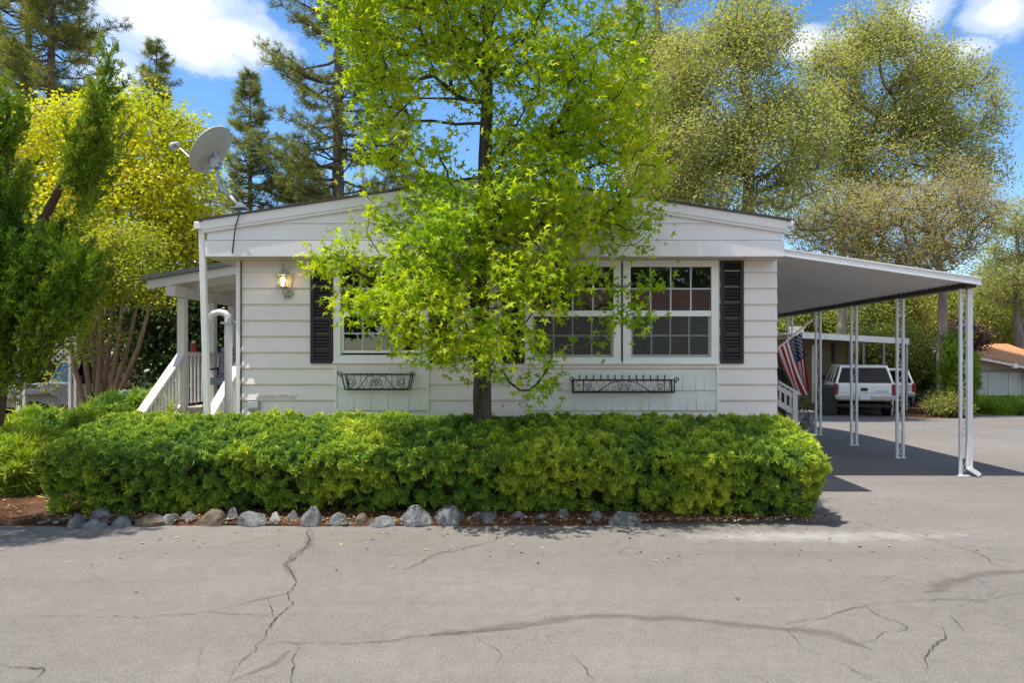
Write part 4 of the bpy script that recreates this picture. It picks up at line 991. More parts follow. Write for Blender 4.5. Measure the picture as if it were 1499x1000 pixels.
# --- the sweetgum in front of the house
d = 8.1
tr = [P(707, 735, d) + (.14,), P(706, 640, d) + (.118,), P(706, 560, d) + (.102,), P(704, 470, d) + (.092,), P(706, 380, d) + (.086,), P(709, 280, d) + (.08,), P(712, 180, d) + (.072,), P(714, 80, d) + (.062,), P(714, -40, d) + (.06,), P(716, -260, d) + (.02,)]
tr[0] = (tr[0][0], d, 0.0, .17)
lob = [(600, 60, 110, 95, 8.1, 1.1, .9), (560, 10, 80, 60, 7.9, .9), (720, 20, 120, 90, 8.1, 1.3), (850, 40, 95, 90, 8.1, 1.1, .95), (690, -160, 230, 150, 8.1, 1.7, .8),
       (870, 160, 90, 95, 8.0, 1.2, .95), (780, 140, 80, 80, 7.8, 1.2, .8), (640, 120, 60, 50, 7.9, 1.0, .4), (560, 130, 50, 60, 8.2, .8, .8), (575, 205, 45, 40, 8.0, .7, .7), (625, 245, 45, 40, 7.8, .6, .7), (640, 185, 40, 40, 7.8, .6, .6), (880, 260, 85, 75, 8.0, 1.1, 1.0), (800, 290, 90, 70, 7.6, .9), (690, 225, 55, 45, 7.7, .7, .8), (755, 225, 50, 45, 7.7, .7, .8), (640, 290, 50, 35, 7.6, .6, .7), (700, 310, 55, 35, 7.4, .6, .7),
       (555, 255, 32, 26, 7.8, .5, .5), (480, 300, 22, 52, 7.7, .25, 1.8), (495, 375, 40, 24, 7.6, .35, 1.6), (590, 330, 75, 50, 7.6, .7, .9), (650, 360, 80, 50, 7.3, .8, .85), (760, 350, 90, 65, 7.3, .8), (850, 330, 75, 50, 7.7, .8), (925, 320, 42, 40, 7.8, .6, .8),
       (560, 420, 75, 42, 7.4, .6, 1.1), (535, 455, 40, 24, 7.2, .35, 1.4), (610, 445, 75, 38, 7.2, .6, .7), (590, 500, 38, 26, 7.1, .4, .8), (700, 440, 90, 60, 7.2, .7), (800, 415, 70, 45, 7.2, .6, .75), (870, 415, 60, 26, 7.4, .5, .45), (940, 402, 24, 14, 7.5, .2, 2.4),
       (945, 464, 56, 13, 7.3, .2, 4), (985, 446, 20, 9, 7.3, .12, 9), (870, 478, 56, 16, 7.2, .35, .8), (650, 510, 45, 26, 7.1, .4, .9), (730, 520, 70, 38, 7.1, .5, .9), (800, 530, 38, 20, 7.1, .35, .8), (780, 565, 42, 18, 7.1, .25, 1.8), (690, 535, 25, 14, 7.2, .2, .4)]
tree('sweetgum_tree', 'bright lime-green sweetgum tree with star leaves and dark trunk rising from the hedge', 'tree', 7, [tr], lob, 1500, 23, .066, M['sweetgum'], M['bark_dark'], 'star', spread=.11, shell=.75, gap=.31, gscale=1.6, r_tip=.0040, rmax=.036, pw=.44, bf=.3, start=.9, up=.55, droop=.45, k=6)

# --- leaning juniper tree on the left
def plume_tree(name, label, cat, seed, trunks, lobes, npts, per, ln, wd, mat, bark, spread, upv=(0, 0, 1.0), shell=.8, start=.5, rmax=.05, gap=.0, blades=9, fan=.42, r_tip=.006):
    rng = np.random.default_rng(seed); root = thing(name, label, cat, trunks[0][0][:3])
    pts = lobe_pts(rng, lobes, npts, shell, gap, 1.8, seed); tops = [np.array(t, float)[:, :3] for t in trunks]
    dist = np.stack([np.linalg.norm(pts[:, None] - t[None], axis=2).min(1) for t in tops], 1); who = dist.argmin(1); ms = []; E = []; Dn = []
    for i, t in enumerate(trunks):
        ta = np.array(t, float); tt = np.linspace(0, len(ta) - 1, (len(ta) - 1) * 6 + 1); q = np.stack([np.interp(tt, np.arange(len(ta)), ta[:, k]) for k in range(4)], 1)
        pos, par = grow(q, pts[who == i], .2, start); ms.append(trunk_mesh(t, seed=seed)); ms.append(limb_mesh(rng, pos, par, len(q), r_tip, .5, rmax, 5)); E.append(pos[len(q):]); Dn.append(pos[len(q):] - pos[par[len(q):]])
    V, Fs = merge(*ms); mesh_obj('trunk', V, Fs, bark, root, smooth=True)
    E = np.concatenate(E); Dn = unit(np.concatenate(Dn)); n = len(E) * per; i = np.repeat(np.arange(len(E)), per)
    ax = unit(Dn[i] * .5 + np.array(upv)); a = rng.uniform(-1, 1, (n, 1))
    C = E[i] + ax * (a + .25) * spread * 2.6 + rng.normal(size=(n, 3)) * spread * .40 * (1.1 - .85 * (a > 0) * a)
    D = unit(ax + unit(C - E[i]) * .35 + rng.normal(size=(n, 3)) * .25)
    V, F = sprays(rng, C, D, ln * rng.uniform(.6, 1.3, n), wd, blades, fan)
    cl = rng.uniform(size=len(E)); ti = np.clip(.4 * cl[i] + .4 * rng.uniform(size=n) + .5 * (vnoise(C, 1.2, seed) - .5) + .1, 0, 1)
    mesh_obj('crown', V, [F], mat, root, tint=np.repeat(ti, blades * 4)); return root
d = 9.0
b0 = P(-20, 717, d); b0 = (b0[0], d, 0.0)
plume_tree('juniper_tree', 'leaning dark green juniper tree with feathery upswept plumes at the left edge', 'tree', 12,
  [[b0 + (.11,), P(0, 560, d) + (.09,), P(20, 450, d) + (.075,), P(60, 330, d) + (.06,), P(110, 230, d) + (.045,), P(150, 120, d) + (.025,), P(162, 75, d) + (.012,)],
   [(b0[0] - .1, d + .1, 0, .10), P(-10, 520, d) + (.08,), P(2, 380, d) + (.06,), P(8, 260, d) + (.04,), P(12, 140, d) + (.015,)]],
  [(156, 120, 8, 36, 9.0, .12, 2.2), (140, 185, 16, 40, 9.0, .2, 2.0), (122, 250, 30, 44, 9.0, .35, 1.7), (168, 205, 10, 18, 9.0, .15, 1.2), (10, 190, 10, 60, 9.0, .2, 1.6), (6, 290, 22, 70, 9.0, .35, 1.1), (95, 335, 42, 44, 9.0, .45, 1.0), (20, 400, 50, 80, 9.0, .6, 1.2), (80, 420, 62, 60, 8.9, .5, 1.2), (20, 500, 50, 60, 8.9, .5, 1.0), (70, 490, 45, 30, 8.8, .4, .8), (-30, 330, 40, 160, 9.0, .6), (15, 555, 26, 26, 8.9, .3, .4)],
  480, 40, .075, .0060, M['juniper_tree'], M['bark_brown'], .115, upv=(.3, 0, 1.0), gap=.25)
# a twin further forward, outside the picture to the left: its shade lies across the lane
x = -6.6
plume_tree('juniper_tree', 'juniper tree standing nearer the lane than the leaning one', 'tree', 13, [[(x, 6.95, 0, .12), (x + .1, 6.8, 2, .09), (x + .1, 6.6, 4, .05), (x + .2, 6.5, 5.6, .015)]],
  [(-226, -20, 70, 150, 6.6, .5), (-200, 130, 100, 140, 6.6, .7), (-180, -150, 50, 90, 6.5, .35)], 150, 22, .11, .006, M['juniper_tree'], M['bark_brown'], .16, gap=.2)

# --- yellow-green tree and layered shrub tree left of the porch
def fan(base, tops, r0, mid=.35):
    b_ = np.array(base); out = []
    for i, t in enumerate(tops):
        t = np.array(t); a = b_ + np.array((.10 * (i - len(tops) / 2) * .5, .06 * ((i * 7) % 3 - 1), 0)); m_ = a + (t - a) * mid + np.array((0, 0, .12)) - (t - a) * np.array((.12, .12, 0))
        out.append([tuple(a) + (r0,), tuple(m_) + (r0 * .8,), tuple(a + (t - a) * .7) + (r0 * .62,), tuple(t) + (r0 * .4,)])
    return out
d = 16.5; g0 = gz(d)
yb = P(190, 640, d); yb = (yb[0], d, g0)
tree('yellow_tree', 'tall bright yellow-green leafy tree behind the leaning juniper and porch', 'tree', 21, fan(yb, [P(110, 330, d), P(170, 290, d + .5), P(215, 280, d - .3), P(255, 320, d), P(285, 380, d + .4)], .10),
  [(215, 215, 80, 72, 16.5, 1.5, 1.1), (110, 235, 80, 80, 16.5, 1.5, 1.1), (60, 260, 40, 80, 16.8, 1.2, .8), (262, 290, 48, 75, 16.2, 1.2, 1.0), (180, 320, 110, 75, 16, 1.6), (265, 370, 50, 60, 16.2, 1.2, .9), (130, 380, 90, 60, 16.5, 1.4, .8), (300, 330, 18, 40, 16.2, .5, .5), (195, 165, 40, 30, 16.5, .8, .6)],
  1400, 38, .10, M['yellow_leaf'], M['bark_tan'], 'dia', spread=.22, gap=.22, gscale=1.0, r_tip=.007, rmax=.07, start=1.5, twigs=2500, yellow=.08)
d = 12.6
mb_ = P(150, 660, d); mb_ = (mb_[0], d, 0.0)
tree('layered_tree', 'small tree of many tan stems with layered yellow-green sprays left of the porch', 'tree', 22,
  fan(mb_, [P(98, 470, d - .2), P(116, 440, d), P(133, 430, d + .2), P(150, 440, d - .2), P(166, 430, d + .1), P(180, 440, d - .1), P(200, 450, d + .1), P(222, 440, d - .2), P(140, 470, d + .3)], .062, .3),
  [(170, 405, 78, 28, 12.6, .8, 1.2), (215, 425, 40, 18, 12.4, .5, .9), (232, 445, 18, 12, 12.3, .3, .5), (120, 415, 60, 30, 12.6, .8), (185, 355, 60, 30, 12.8, .7, .9), (120, 470, 42, 16, 12.3, .5, .7), (95, 500, 40, 24, 12.2, .5, .5), (90, 560, 40, 8, 12.0, .3, .25), (140, 520, 20, 12, 12.2, .3, .2), (185, 500, 20, 16, 12.4, .3, .2)],
  520, 26, .062, M['maple_leaf'], M['bark_tan'], 'dia', spread=.13, r_tip=.005, rmax=.03, start=1.0, up=1.2, shell=.8)
d = 15.6
def bush(name, label, cat, seed, px, py, lobes, d, npts, per, size, mat, tpl='oval', spread=.2, bark='bark_brown', **k):
    b_ = P(px, py, d); b_ = (b_[0], d, gz(d)); cs = [P(l[0], l[1], l[4]) for l in lobes]; top = max(cs, key=lambda q: q[2])
    return tree(name, label, cat, seed, [[b_ + (.09,), tuple((np.array(b_) + np.array(top)) / 2) + (.06,), top + (.02,)]], lobes, npts, per, size, mat, M[bark], tpl, spread, start=.4, r_tip=.006, rmax=.06, **k)
bush('camellia_bush', 'large dark glossy evergreen bush behind the porch', 'bush', 23, 275, 640, [(270, 470, 60, 75, 15.6, 1.0), (215, 500, 45, 60, 15.4, .9, .9), (330, 460, 40, 80, 15.8, .9), (300, 540, 60, 50, 15.4, .9), (230, 420, 40, 40, 15.8, .8, .7), (345, 560, 20, 50, 15.8, .6), (235, 555, 28, 36, 15.2, .6, .7)], 15.6, 620, 26, .11, M['camellia'], spread=.2, shell=.8)

# --- pines
def pine(name, label, seed, px, d, top_py, prof, nwh, per, tuft, lean=0, tr=.25, mat='pine_needle', up=.1, bare=0.0, sub=5, low=None):
    """prof: list of (photo y, crown half width in photo px)"""
    rng = np.random.default_rng(seed); g0 = gz(d); xb = wx(px, d); zt = wz(top_py, d); root = thing(name, label, 'pine tree', (xb, d, g0), None)
    H = zt - g0; path = [(xb + lean * t * t, d, g0 + H * t, tr * (1 - t) ** .8 + .02) for t in np.linspace(0, 1, 9)]
    ms = [trunk_mesh(path, seed=seed)]; pa = np.array(path); py_ = np.array([p[0] for p in prof], float); pw_ = np.array([p[1] for p in prof], float) * d / 1000
    o = py_.argsort(); py_, pw_ = py_[o], pw_[o]
    C = []; Dd = []; za = wz(py_.max(), d); zs = np.linspace(za, zt - .2, nwh)
    A = []; B = []; ra = []; rb = []
    for z in zs:
        pyz = 521 - (z - EYE) / d * 1000; Rr = np.interp(pyz, py_, pw_)
        for k in range(rng.integers(4, 7)):
            an = rng.uniform(0, 6.283); L = max(.25, Rr * rng.uniform(.55, 1.1)); z0 = z + rng.uniform(-.3, .3)
            x0 = np.interp(z0, pa[:, 2], pa[:, 0]); s = np.array((x0, d, z0)); dv = np.array((math.cos(an), math.sin(an), 0)); n = max(3, int(L / .4) + 2)
            rise = rng.uniform(-.05, .3) if Rr > .8 else .4; pts = [s + dv * L * t + np.array((0, 0, L * (rise * t - .22 * t * (1 - t) * 2 + .1 * t * t))) + rng.normal(size=3) * .04 * L * t for t in np.linspace(0, 1, n)]
            r0 = .014 + .016 * L
            for i in range(n - 1): A.append(pts[i]); B.append(pts[i + 1]); ra.append(r0 * (1 - i / n)); rb.append(r0 * (1 - (i + 1) / n) + .006)
            for i in range(1, n):
                t = i / (n - 1)
                if t < .35 and L > 1.2: continue
                for q in range(sub):
                    sd = unit(dv * rng.uniform(.1, 1) + np.array((-dv[1], dv[0], 0)) * rng.normal() * .9 + np.array((0, 0, rng.uniform(-.15, .5)))); l2 = rng.uniform(.2, .55) * min(1.3, .4 + L * .35) * (1.1 - .4 * t)
                    e = pts[i] + sd * l2; A.append(pts[i]); B.append(e); ra.append(.014); rb.append(.007); C.append(e); Dd.append(unit(sd + np.array((0, 0, .35))))
            C.append(pts[-1]); Dd.append(unit(pts[-1] - pts[-2] + np.array((0, 0, .2))))
    C.append(np.array((pa[-1][0], d, zt))); Dd.append(np.array((0, 0, 1.)))
    A = np.array(A); B = np.array(B); nA = len(A); pos = np.concatenate([A, B]); k = 5
    dirv = unit(B - A); ref = np.where(np.abs(dirv[:, 2:3]) < .9, np.array([[0, 0, 1.]]), np.array([[1., 0, 0]])); u = unit(np.cross(dirv, ref)); w = np.cross(dirv, u); an = np.linspace(0, 6.283, k, endpoint=False)
    ring = np.cos(an)[None, :, None] * u[:, None] + np.sin(an)[None, :, None] * w[:, None]; ra = np.array(ra); rb = np.array(rb)
    V = np.stack([A[:, None] + ra[:, None, None] * ring, B[:, None] + rb[:, None, None] * ring], 1).reshape(-1, 3); j = np.arange(k); q = np.stack([j, (j + 1) % k, k + (j + 1) % k, k + j], 1); ms.append((V, (q[None] + (np.arange(nA) * 2 * k)[:, None, None]).reshape(-1, 4)))
    V, Fs = merge(*ms); mesh_obj('trunk', V, Fs, M['bark_pine'], root, smooth=True)
    C = np.array(C); Dd = np.array(Dd); cl = rng.uniform(size=len(C))
    V, F = sprays(rng, C, Dd, tuft * rng.uniform(.7, 1.2, len(C)), tuft * .04, per, .95)
    ti = np.clip(.55 * cl + .5 * (vnoise(C, .6, seed) - .3) + .15, 0, 1); ti = np.repeat(ti, per * 4); ti = np.clip(ti + .25 * (np.repeat(rng.uniform(size=len(C) * per), 4) - .5), 0, 1)
    mesh_obj('crown', V, [F], M['pine_needle'], root, tint=ti); return root
pine('pine_tree', 'tall pine with long branching limbs left of the sweetgum, behind the house', 51, 495, 25, -140, [(-140, 15), (0, 85), (100, 98), (180, 104), (240, 100), (285, 80), (310, 50)], 26, 24, .26, tr=.30)
pine('pine_tree', 'slim young pine directly behind the satellite dish', 52, 366, 30, 118, [(118, 4), (160, 22), (220, 36), (270, 46), (310, 42)], 20, 16, .26, tr=.16)
pine('pine_tree', 'small distant pine whose pointed top shows above the yellow tree', 53, 229, 42, 64, [(64, 5), (100, 20), (150, 32), (220, 45)], 18, 16, .34, tr=.2)
pine('pine_tree', 'tall pine with dark straight trunk in the upper left corner', 54, 75, 30, -190, [(-190, 30), (-60, 75), (60, 85), (140, 75), (200, 50)], 26, 22, .32, tr=.30)
pine('pine_tree', 'tall pine with forked limbs at the left edge behind the darker trunk', 55, 42, 33, -170, [(-170, 30), (-40, 80), (70, 80), (170, 65), (220, 30)], 20, 20, .32, tr=.30)
pine('pine_tree', 'low young pine showing just above the roof left of the sweetgum', 56, 590, 34, 205, [(215, 8), (260, 48), (300, 70), (330, 60)], 12, 18, .34, tr=.18)
pine('pine_tree', 'short pine with pale tips low beside the roof edge left of the tall pine', 57, 440, 31, 235, [(240, 8), (275, 38), (310, 58)], 9, 18, .32, tr=.14)

# --- oaks and woods on the right
OAK = dict(tpl='dia', gscale=.5, bark='bark_grey')
def oak(label, seed, px, d, trunk, lobes, npts, per, size, mat='oak_leaf', spread=.35, twigs=5000, name='oak_tree', rmax=.16, gap=.25, leafy=1.0, r=.3, cat='tree', bark='bark_grey', r_tip=.010, yellow=0., gscale=.55, group=None, shell=.75):
    g0 = gz(d); b_ = (wx(px, d), d, g0, r); t = [b_] + [P(x, y, d) + (r * k,) for (x, y), k in zip(trunk, np.linspace(.8, .3, len(trunk)))]
    return tree(name, label, cat, seed, [t], [tuple(l[:4]) + (d + l[4], l[5]) + tuple(l[6:]) for l in lobes], npts, int(per * 1.9), size * .80, M[mat], M[bark], 'dia', spread * .8, gap=gap + .08, gscale=gscale * 1.5, r_tip=r_tip, rmax=rmax, pw=.5, start=2.5, twigs=twigs, leafy=leafy, yellow=yellow, up=.5, group=group, shell=shell)
oak('broad olive-green oak rising right of the sweetgum behind the house', 61, 1090, 23, [(1088, 420), (1095, 300), (1100, 180), (1080, 70)],
    [(1060, 130, 110, 95, 0, 2.4), (1085, 45, 75, 55, 0, 1.8, .8), (1130, 200, 90, 80, -.5, 2.2), (1020, 230, 90, 70, -.5, 2.0), (1090, 270, 110, 50, -1, 1.8), (980, 180, 60, 80, .5, 1.6, .7)], 1100, 38, .115)
oak('slender pale oak between the sweetgum and the broad olive oak', 62, 965, 27, [(962, 400), (960, 220), (965, 80), (960, -20)], [(965, 40, 45, 70, 0, 1.6), (955, 140, 60, 80, 0, 2.0), (970, 240, 65, 70, 0, 2.0), (925, 90, 40, 90, 0, 1.6, .7)], 640, 36, .125)
oak('largest yellow-tipped oak spreading above the carport', 63, 1230, 30, [(1234, 420), (1232, 320), (1262, 230), (1300, 130)],
    [(1290, 120, 110, 80, 0, 2.2, 1.1), (1265, 50, 75, 50, 0, 1.6, .9), (1380, 150, 85, 75, 0, 2.0), (1420, 220, 50, 55, 0, 1.4, .9), (1330, 220, 120, 60, -.5, 2.0), (1210, 150, 60, 90, 0, 1.6, .8), (1445, 260, 34, 40, 0, 1.0, .6), (1240, 240, 70, 50, 0, 1.4, .6), (1200, 300, 60, 50, 0, 1.6, .6)], 1150, 36, .135, yellow=.06, spread=.42, r=.2, rmax=.13)
oak('twiggy half-bare brownish oak with double trunk behind the carport posts', 64, 1380, 25, [(1379, 520), (1380, 430), (1372, 360), (1350, 300)],
    [(1330, 330, 110, 60, 0, 2.0), (1250, 320, 80, 50, 0, 1.8, .8), (1400, 320, 60, 60, 0, 1.5, .8), (1310, 380, 110, 30, 0, 1.8, .8), (1200, 330, 50, 45, 0, 1.4, .6), (1390, 270, 60, 40, 0, 1.2, .6)], 1150, 22, .09, 'oak_sparse', twigs=8000, leafy=.9, gap=.2, r=.22)
oak('pale green tree at the right edge beyond the carport roof corner', 65, 1500, 40, [(1490, 480), (1488, 400), (1490, 340)], [(1490, 340, 38, 50, 0, 1.8), (1500, 410, 50, 50, 0, 2.0), (1455, 400, 32, 40, 0, 1.4, .7), (1545, 330, 50, 70, 0, 2)], 560, 32, .13, 'oak_leaf', twigs=3000)
wl = ['rounded olive tree in the woods above the green house', 'dense olive tree in the woods behind the truck', 'pale bushy tree in the woods between carport posts', 'shadowy tree in the woods behind the tan house',
      'tall tree in the woods above the orange roof', 'small bright tree beyond the far carport', 'dim tree in the woods at the right edge of the photo']
for i, (px, py, rx, ry, d) in enumerate([(1440, 452, 60, 52, 46), (1290, 440, 60, 55, 36), (1350, 455, 50, 50, 40), (1190, 440, 70, 60, 39), (1485, 430, 60, 60, 50), (1310, 520, 45, 40, 33), (1560, 440, 60, 70, 47)]):
    oak(wl[i], 80 + i, px, d, [(px, py + 40), (px + 5, py)], [(px, py, rx, ry, 0, 2.4), (px - rx * .5, py + ry * .5, rx * .7, ry * .6, -.5, 2.0, .8), (px + rx * .5, py + ry * .45, rx * .7, ry * .6, .3, 2.0, .8)], 420, 34, .17, 'far_leaf', spread=.42, twigs=1200, name='woodland_tree', r=.2, gap=.15, group='woodland trees beyond the lane')
oak('small fork-trunked tree seen under the far carport roof', 90, 1276, 31, [(1276, 545), (1270, 515)], [(1262, 505, 30, 20, 0, 1.2), (1295, 510, 28, 20, 0, 1.2), (1270, 540, 40, 18, 1, 1.0, .5)], 160, 28, .15, 'far_leaf', twigs=300, name='woodland_tree', r=.16, spread=.4)
oak('small purple-leaved tree left of the orange-roofed house', 91, 1408, 27.5, [(1408, 520), (1410, 485)], [(1412, 496, 22, 12, 0, .7), (1396, 484, 16, 11, 0, .6)], 120, 26, .12, 'purple', twigs=300, name='plum_tree', r=.1, spread=.3) if 'purple' in M else None
# left background
for i, (px, py, rx, ry, d, lb) in enumerate([(40, 470, 90, 90, 27, 'dim green tree behind the white off-road vehicle'), (170, 480, 90, 90, 25, 'shady tree behind the multi-stemmed tree'), (330, 470, 60, 110, 24, 'shady tree behind the dark porch bush'), (-60, 380, 90, 120, 24, 'tree beyond the left edge of the photo')]):
    oak(lb, 95 + i, px, d, [(px, py + 40), (px, py)], [(px, py, rx, ry, 0, 2.2)], 420, 34, .16, 'camellia' if i in (1, 2) else 'far_leaf', spread=.4, twigs=800, name='shade_tree', r=.18, gap=.1)
# far wood closing the view
rng = np.random.default_rng(5); n = 46000
a = rng.uniform(-75, 75, n); h = rng.uniform(0, 1, n) ** .8 * (5.2 + 3.5 * vnoise(np.stack([a, 0 * a, 0 * a], 1), .15, 4)); C = np.stack([a, 62 + rng.uniform(0, 7, n) - h * .3, gz(62) + h], 1)
C += .8 * (np.stack([vnoise(C, .5, 1), vnoise(C, .5, 2), vnoise(C, .5, 3)], 1) - .5)
V, F, k = leaves(rng, C, rng.normal(size=(n, 3)), rng.normal(size=(n, 3)) + np.array((0, -.5, .8)), rng.uniform(.35, .7, n), DIA, DIA_F)
tag(mesh_obj('far_woods', V, [F], M['far_leaf'], tint=np.repeat(np.clip(.35 * rng.uniform(size=n) + .6 * vnoise(C, .35, 9), 0, 1), k)), 'far woods closing the view behind the houses', 'woods', kind='stuff')

# --- right-hand garden plants
plume_tree('thuja_bush', 'upright green thuja bush beside the trunk behind the carport post', 'bush', 33, [[(wx(1396, 24.5), 24.5, gz(24.5), .07), P(1400, 560, 24.5) + (.05,), P(1398, 515, 24.5) + (.02,)]],
  [(1405, 555, 24, 36, 24.5, .5), (1404, 525, 17, 24, 24.5, .35), (1412, 545, 11, 22, 24.5, .3, .7), (1402, 588, 20, 18, 24.5, .4, .7)], 170, 22, .16, .012, M['thuja'], M['bark_brown'], .16, blades=8)
bush('grey_shrub', 'loose grey-green shrub at the foot of the double trunk', 'bush', 34, 1386, 605, [(1385, 588, 26, 15, 23.8, .6), (1368, 594, 14, 10, 23.5, .4, .7), (1405, 594, 14, 10, 23.8, .4, .7)], 23.8, 190, 26, .055, M['far_leaf'], 'dia', spread=.12)
x0_, x1_ = wx(1413, 25.6), wx(1560, 25.6)
pr = [(25.6 - .9 * math.cos(a), gz(25) + .04 + .58 * max(0, math.sin(a)) ** .7) for a in np.linspace(0, math.pi, 14)]
def raised(pr): return pr
M['juniper_far'] = M['juniper']
rng = np.random.default_rng(77); n = 9000; a = rng.uniform(0, math.pi, n); xx = rng.uniform(x0_, x1_, n); e = np.clip(np.minimum(xx - x0_, x1_ - xx) / .8, 0.05, 1) ** .5
C = np.stack([xx, 25.6 - .9 * np.cos(a) * e, gz(25.6) + .03 + .36 * np.sin(a) ** .7 * e], 1); C += .10 * (np.stack([vnoise(C, 3, 1), vnoise(C, 3, 2), vnoise(C, 3, 3)], 1) - .5)
V, F = sprays(rng, C, np.stack([0 * a, -np.cos(a), np.sin(a) + .5], 1) + rng.normal(size=(n, 3)) * .4, rng.uniform(.15, .3, n), .014, 7, .5)
tag(mesh_obj('low_hedge', V, [F], M['juniper'], loc=(float(xx.mean()), 25.6, gz(25.6)), tint=np.repeat(np.clip(.3 + .5 * rng.uniform(size=n) + .4 * (vnoise(C, 2, 5) - .5), 0, 1), 28)), 'low bright green juniper hedge in front of the green house', 'hedge')
bush('yard_shrub', 'dark weedy shrub behind the side steps and flag', 'bush', 35, 1146, 620, [(1146, 545, 16, 28, 16, .5), (1138, 580, 18, 22, 15.8, .5), (1158, 590, 12, 14, 15.8, .4, .7)], 16, 140, 22, .07, M['camellia'], 'oval', spread=.14)
# ================================================================== neighbours
M['tan_wall'] = surf('tan_siding', (.20, .15, .07), .7, .12, 2, dirt=((.12, .085, .045), .5)); M['green_wall'] = surf('sage_siding', (.30, .42, .37), .65, .06, 2); M['cream'] = surf('cream_gable', (.62, .60, .52), .65, .05, 2)
M['orange_roof'] = surf('orange_shingle', (.46, .20, .085), .9, .25, 7, bump=.5, bscale=16, stretch=(1, 4, 1)); M['blind'] = surf('pale_blind', (.75, .80, .78), .7, .05, 5, stretch=(8, 1, .2))
M['grey_trim'] = surf('weathered_grey', (.40, .41, .42), .6, .12, 3); M['tan_fence'] = surf('tan_boards', (.33, .20, .11), .75, .15, 3, stretch=(4, 4, .3))
M['purple'] = leafmat('purple_leaf', [(0, (.05, .02, .025)), (1, (.14, .06, .06))], .2)
def clap(mb, x0, x1, y, z0, z1, st=.2, prot=.025, skip=None):
    z = z0
    while z < z1 - .01:
        e = min(z1, z + st); segs = [(x0, x1)]
        if skip and not (e <= skip[2] or z >= skip[3]): segs = [(x0, skip[0]), (skip[1], x1)]
        for a, b in segs: mb.quad((a, y - prot, z), (b, y - prot, z), (b, y - .003, e), (a, y - .003, e)); mb.quad((a, y, z), (b, y, z), (b, y - prot, z), (a, y - prot, z))
        z = e
# tan house with its own carport
d = 28; g0 = gz(d)
th = thing('tan_house', 'tan sided house with flat carport roof behind the white truck', 'house', (wx(1190, d), d, g0))
x0, x1 = wx(1120, d), wx(1243, d)
m = MB(); clap(m, x0, x1, d, g0, wz(497, d)); m.quad((x1, d, g0), (x1, d + 9, g0), (x1, d + 9, wz(497, d)), (x1, d, wz(497, d))); m.build('wall', M['tan_wall'], th)
m = MB(); m.box(x1 - .07, x1 + .03, d - .05, d + .05, g0, wz(498, d)); m.box(wx(1194, d), wx(1197, d), d - .04, d - .01, g0 + .6, wz(500, d)); m.build('corner_trim', M['tan_fence'], th)
m = MB(); m.box(wx(1217, d), wx(1221, d), d - .05, d - .01, wz(531, d), wz(502, d)); m.build('window', M['rubber'], th)
m = MB(); m.box(wx(1188, d), wx(1193, d), d - .06, d - .012, g0 + .2, wz(505, d)); m.build('door_trim', M['trim'], th)
fy = d - 2.2
rx0, rx1 = wx(1165, fy), wx(1331, fy)
m = MB(); m.prism([(rx0, wz(488.5, fy)), (rx1, wz(499, fy)), (rx1, wz(496.5, fy)), (rx0, wz(486, fy))], fy + .06, d + 6); m.build('carport_roof', M['grey_trim'], th)
m = MB(); m.prism([(rx0, wz(494.5, fy)), (rx1, wz(504, fy)), (rx1, wz(495.5, fy)), (rx0, wz(485.5, fy))], fy, fy + .058); m.build('fascia', M['alu'], th)
for (px, dd_) in ((1327, fy + .2), (1333, fy + 1.9), (1338, fy + 3.6), (1343.5, fy + 5.4), (1349, fy + 7.2)):
    xx = wx(1327, fy + .2); m = MB(); m.box(xx - .04, xx + .04, dd_ - .04, dd_ + .04, gz(dd_), wz(500, fy)); m.build('post', M['grey_trim'], th)
m = MB(); m.box(wx(1176, d), wx(1191, d), d + 1, d + 1.5, wz(492, d), wz(479, d)); m.box(wx(1174.5, d), wx(1192.5, d), d + .95, d + 1.55, wz(479, d), wz(476.5, d)); m.build('chimney', M['cream'], th)
# green house with orange roof
d = 30; g0 = gz(d)
gh = thing('green_house', 'sage green house with orange shingle roof and wide window at the right edge', 'house', (wx(1460, d), d, g0))
x0, x1 = wx(1398, d), wx(1640, d); wn = (wx(1432, d), wx(1492, d), wz(579, d), wz(546, d))
m = MB(); clap(m, x0, x1, d, g0 + .25, wz(540, d), .18, .025, wn); m.box(x0, x1, d - .01, d + .02, g0, g0 + .25); m.quad((x0, d + .03, g0 + .25), (x1, d + .03, g0 + .25), (x1, d + .03, wz(537, d)), (x0, d + .03, wz(537, d))); m.box(wn[0], wn[1], d - .022, d + .02, wn[3], wz(540, d)); m.quad((x0, d, g0), (x0, d + 9, g0), (x0, d + 9, wz(537, d)), (x0, d, wz(537, d))); m.build('wall', M['green_wall'], gh)
dr = d - .9
def rfz(px, off=0): return wz(520 + (px - 1424) * .196 + off, dr)
m = MB(); m.prism([(wx(1418, d), wz(540, d)), (wx(1640, d), wz(540, d)), (wx(1640, d), wz(536, d)), (wx(1500, d), wz(533, d)), (wx(1425, d), wz(519, d)), (wx(1418, d), wz(519, d))], d - .02, d + .1); m.build('gable', M['cream'], gh)
m = MB(); m.prism([(wx(1422, dr), rfz(1422, 4.5)), (wx(1640, dr), rfz(1640, 4.5)), (wx(1640, dr), rfz(1640, 0)), (wx(1422, dr), rfz(1422, 0))], dr, dr + .09); m.box(wx(1483, dr), wx(1489.5, dr), dr - .03, dr + .3, wz(539, dr), wz(532, dr)); m.build('fascia', M['wood_white'], gh)
m = MB()
pa, pb = (wx(1422, dr), dr - .03, rfz(1422, -.6)), (wx(1640, dr), dr - .03, rfz(1640, -.6)); pc, pd_ = (wx(1640, dr), d + 8, wz(509, d + 8)), (wx(1422, dr) + 1.2, d + 8, wz(506.5, d + 8))
zr = wz(518, dr)
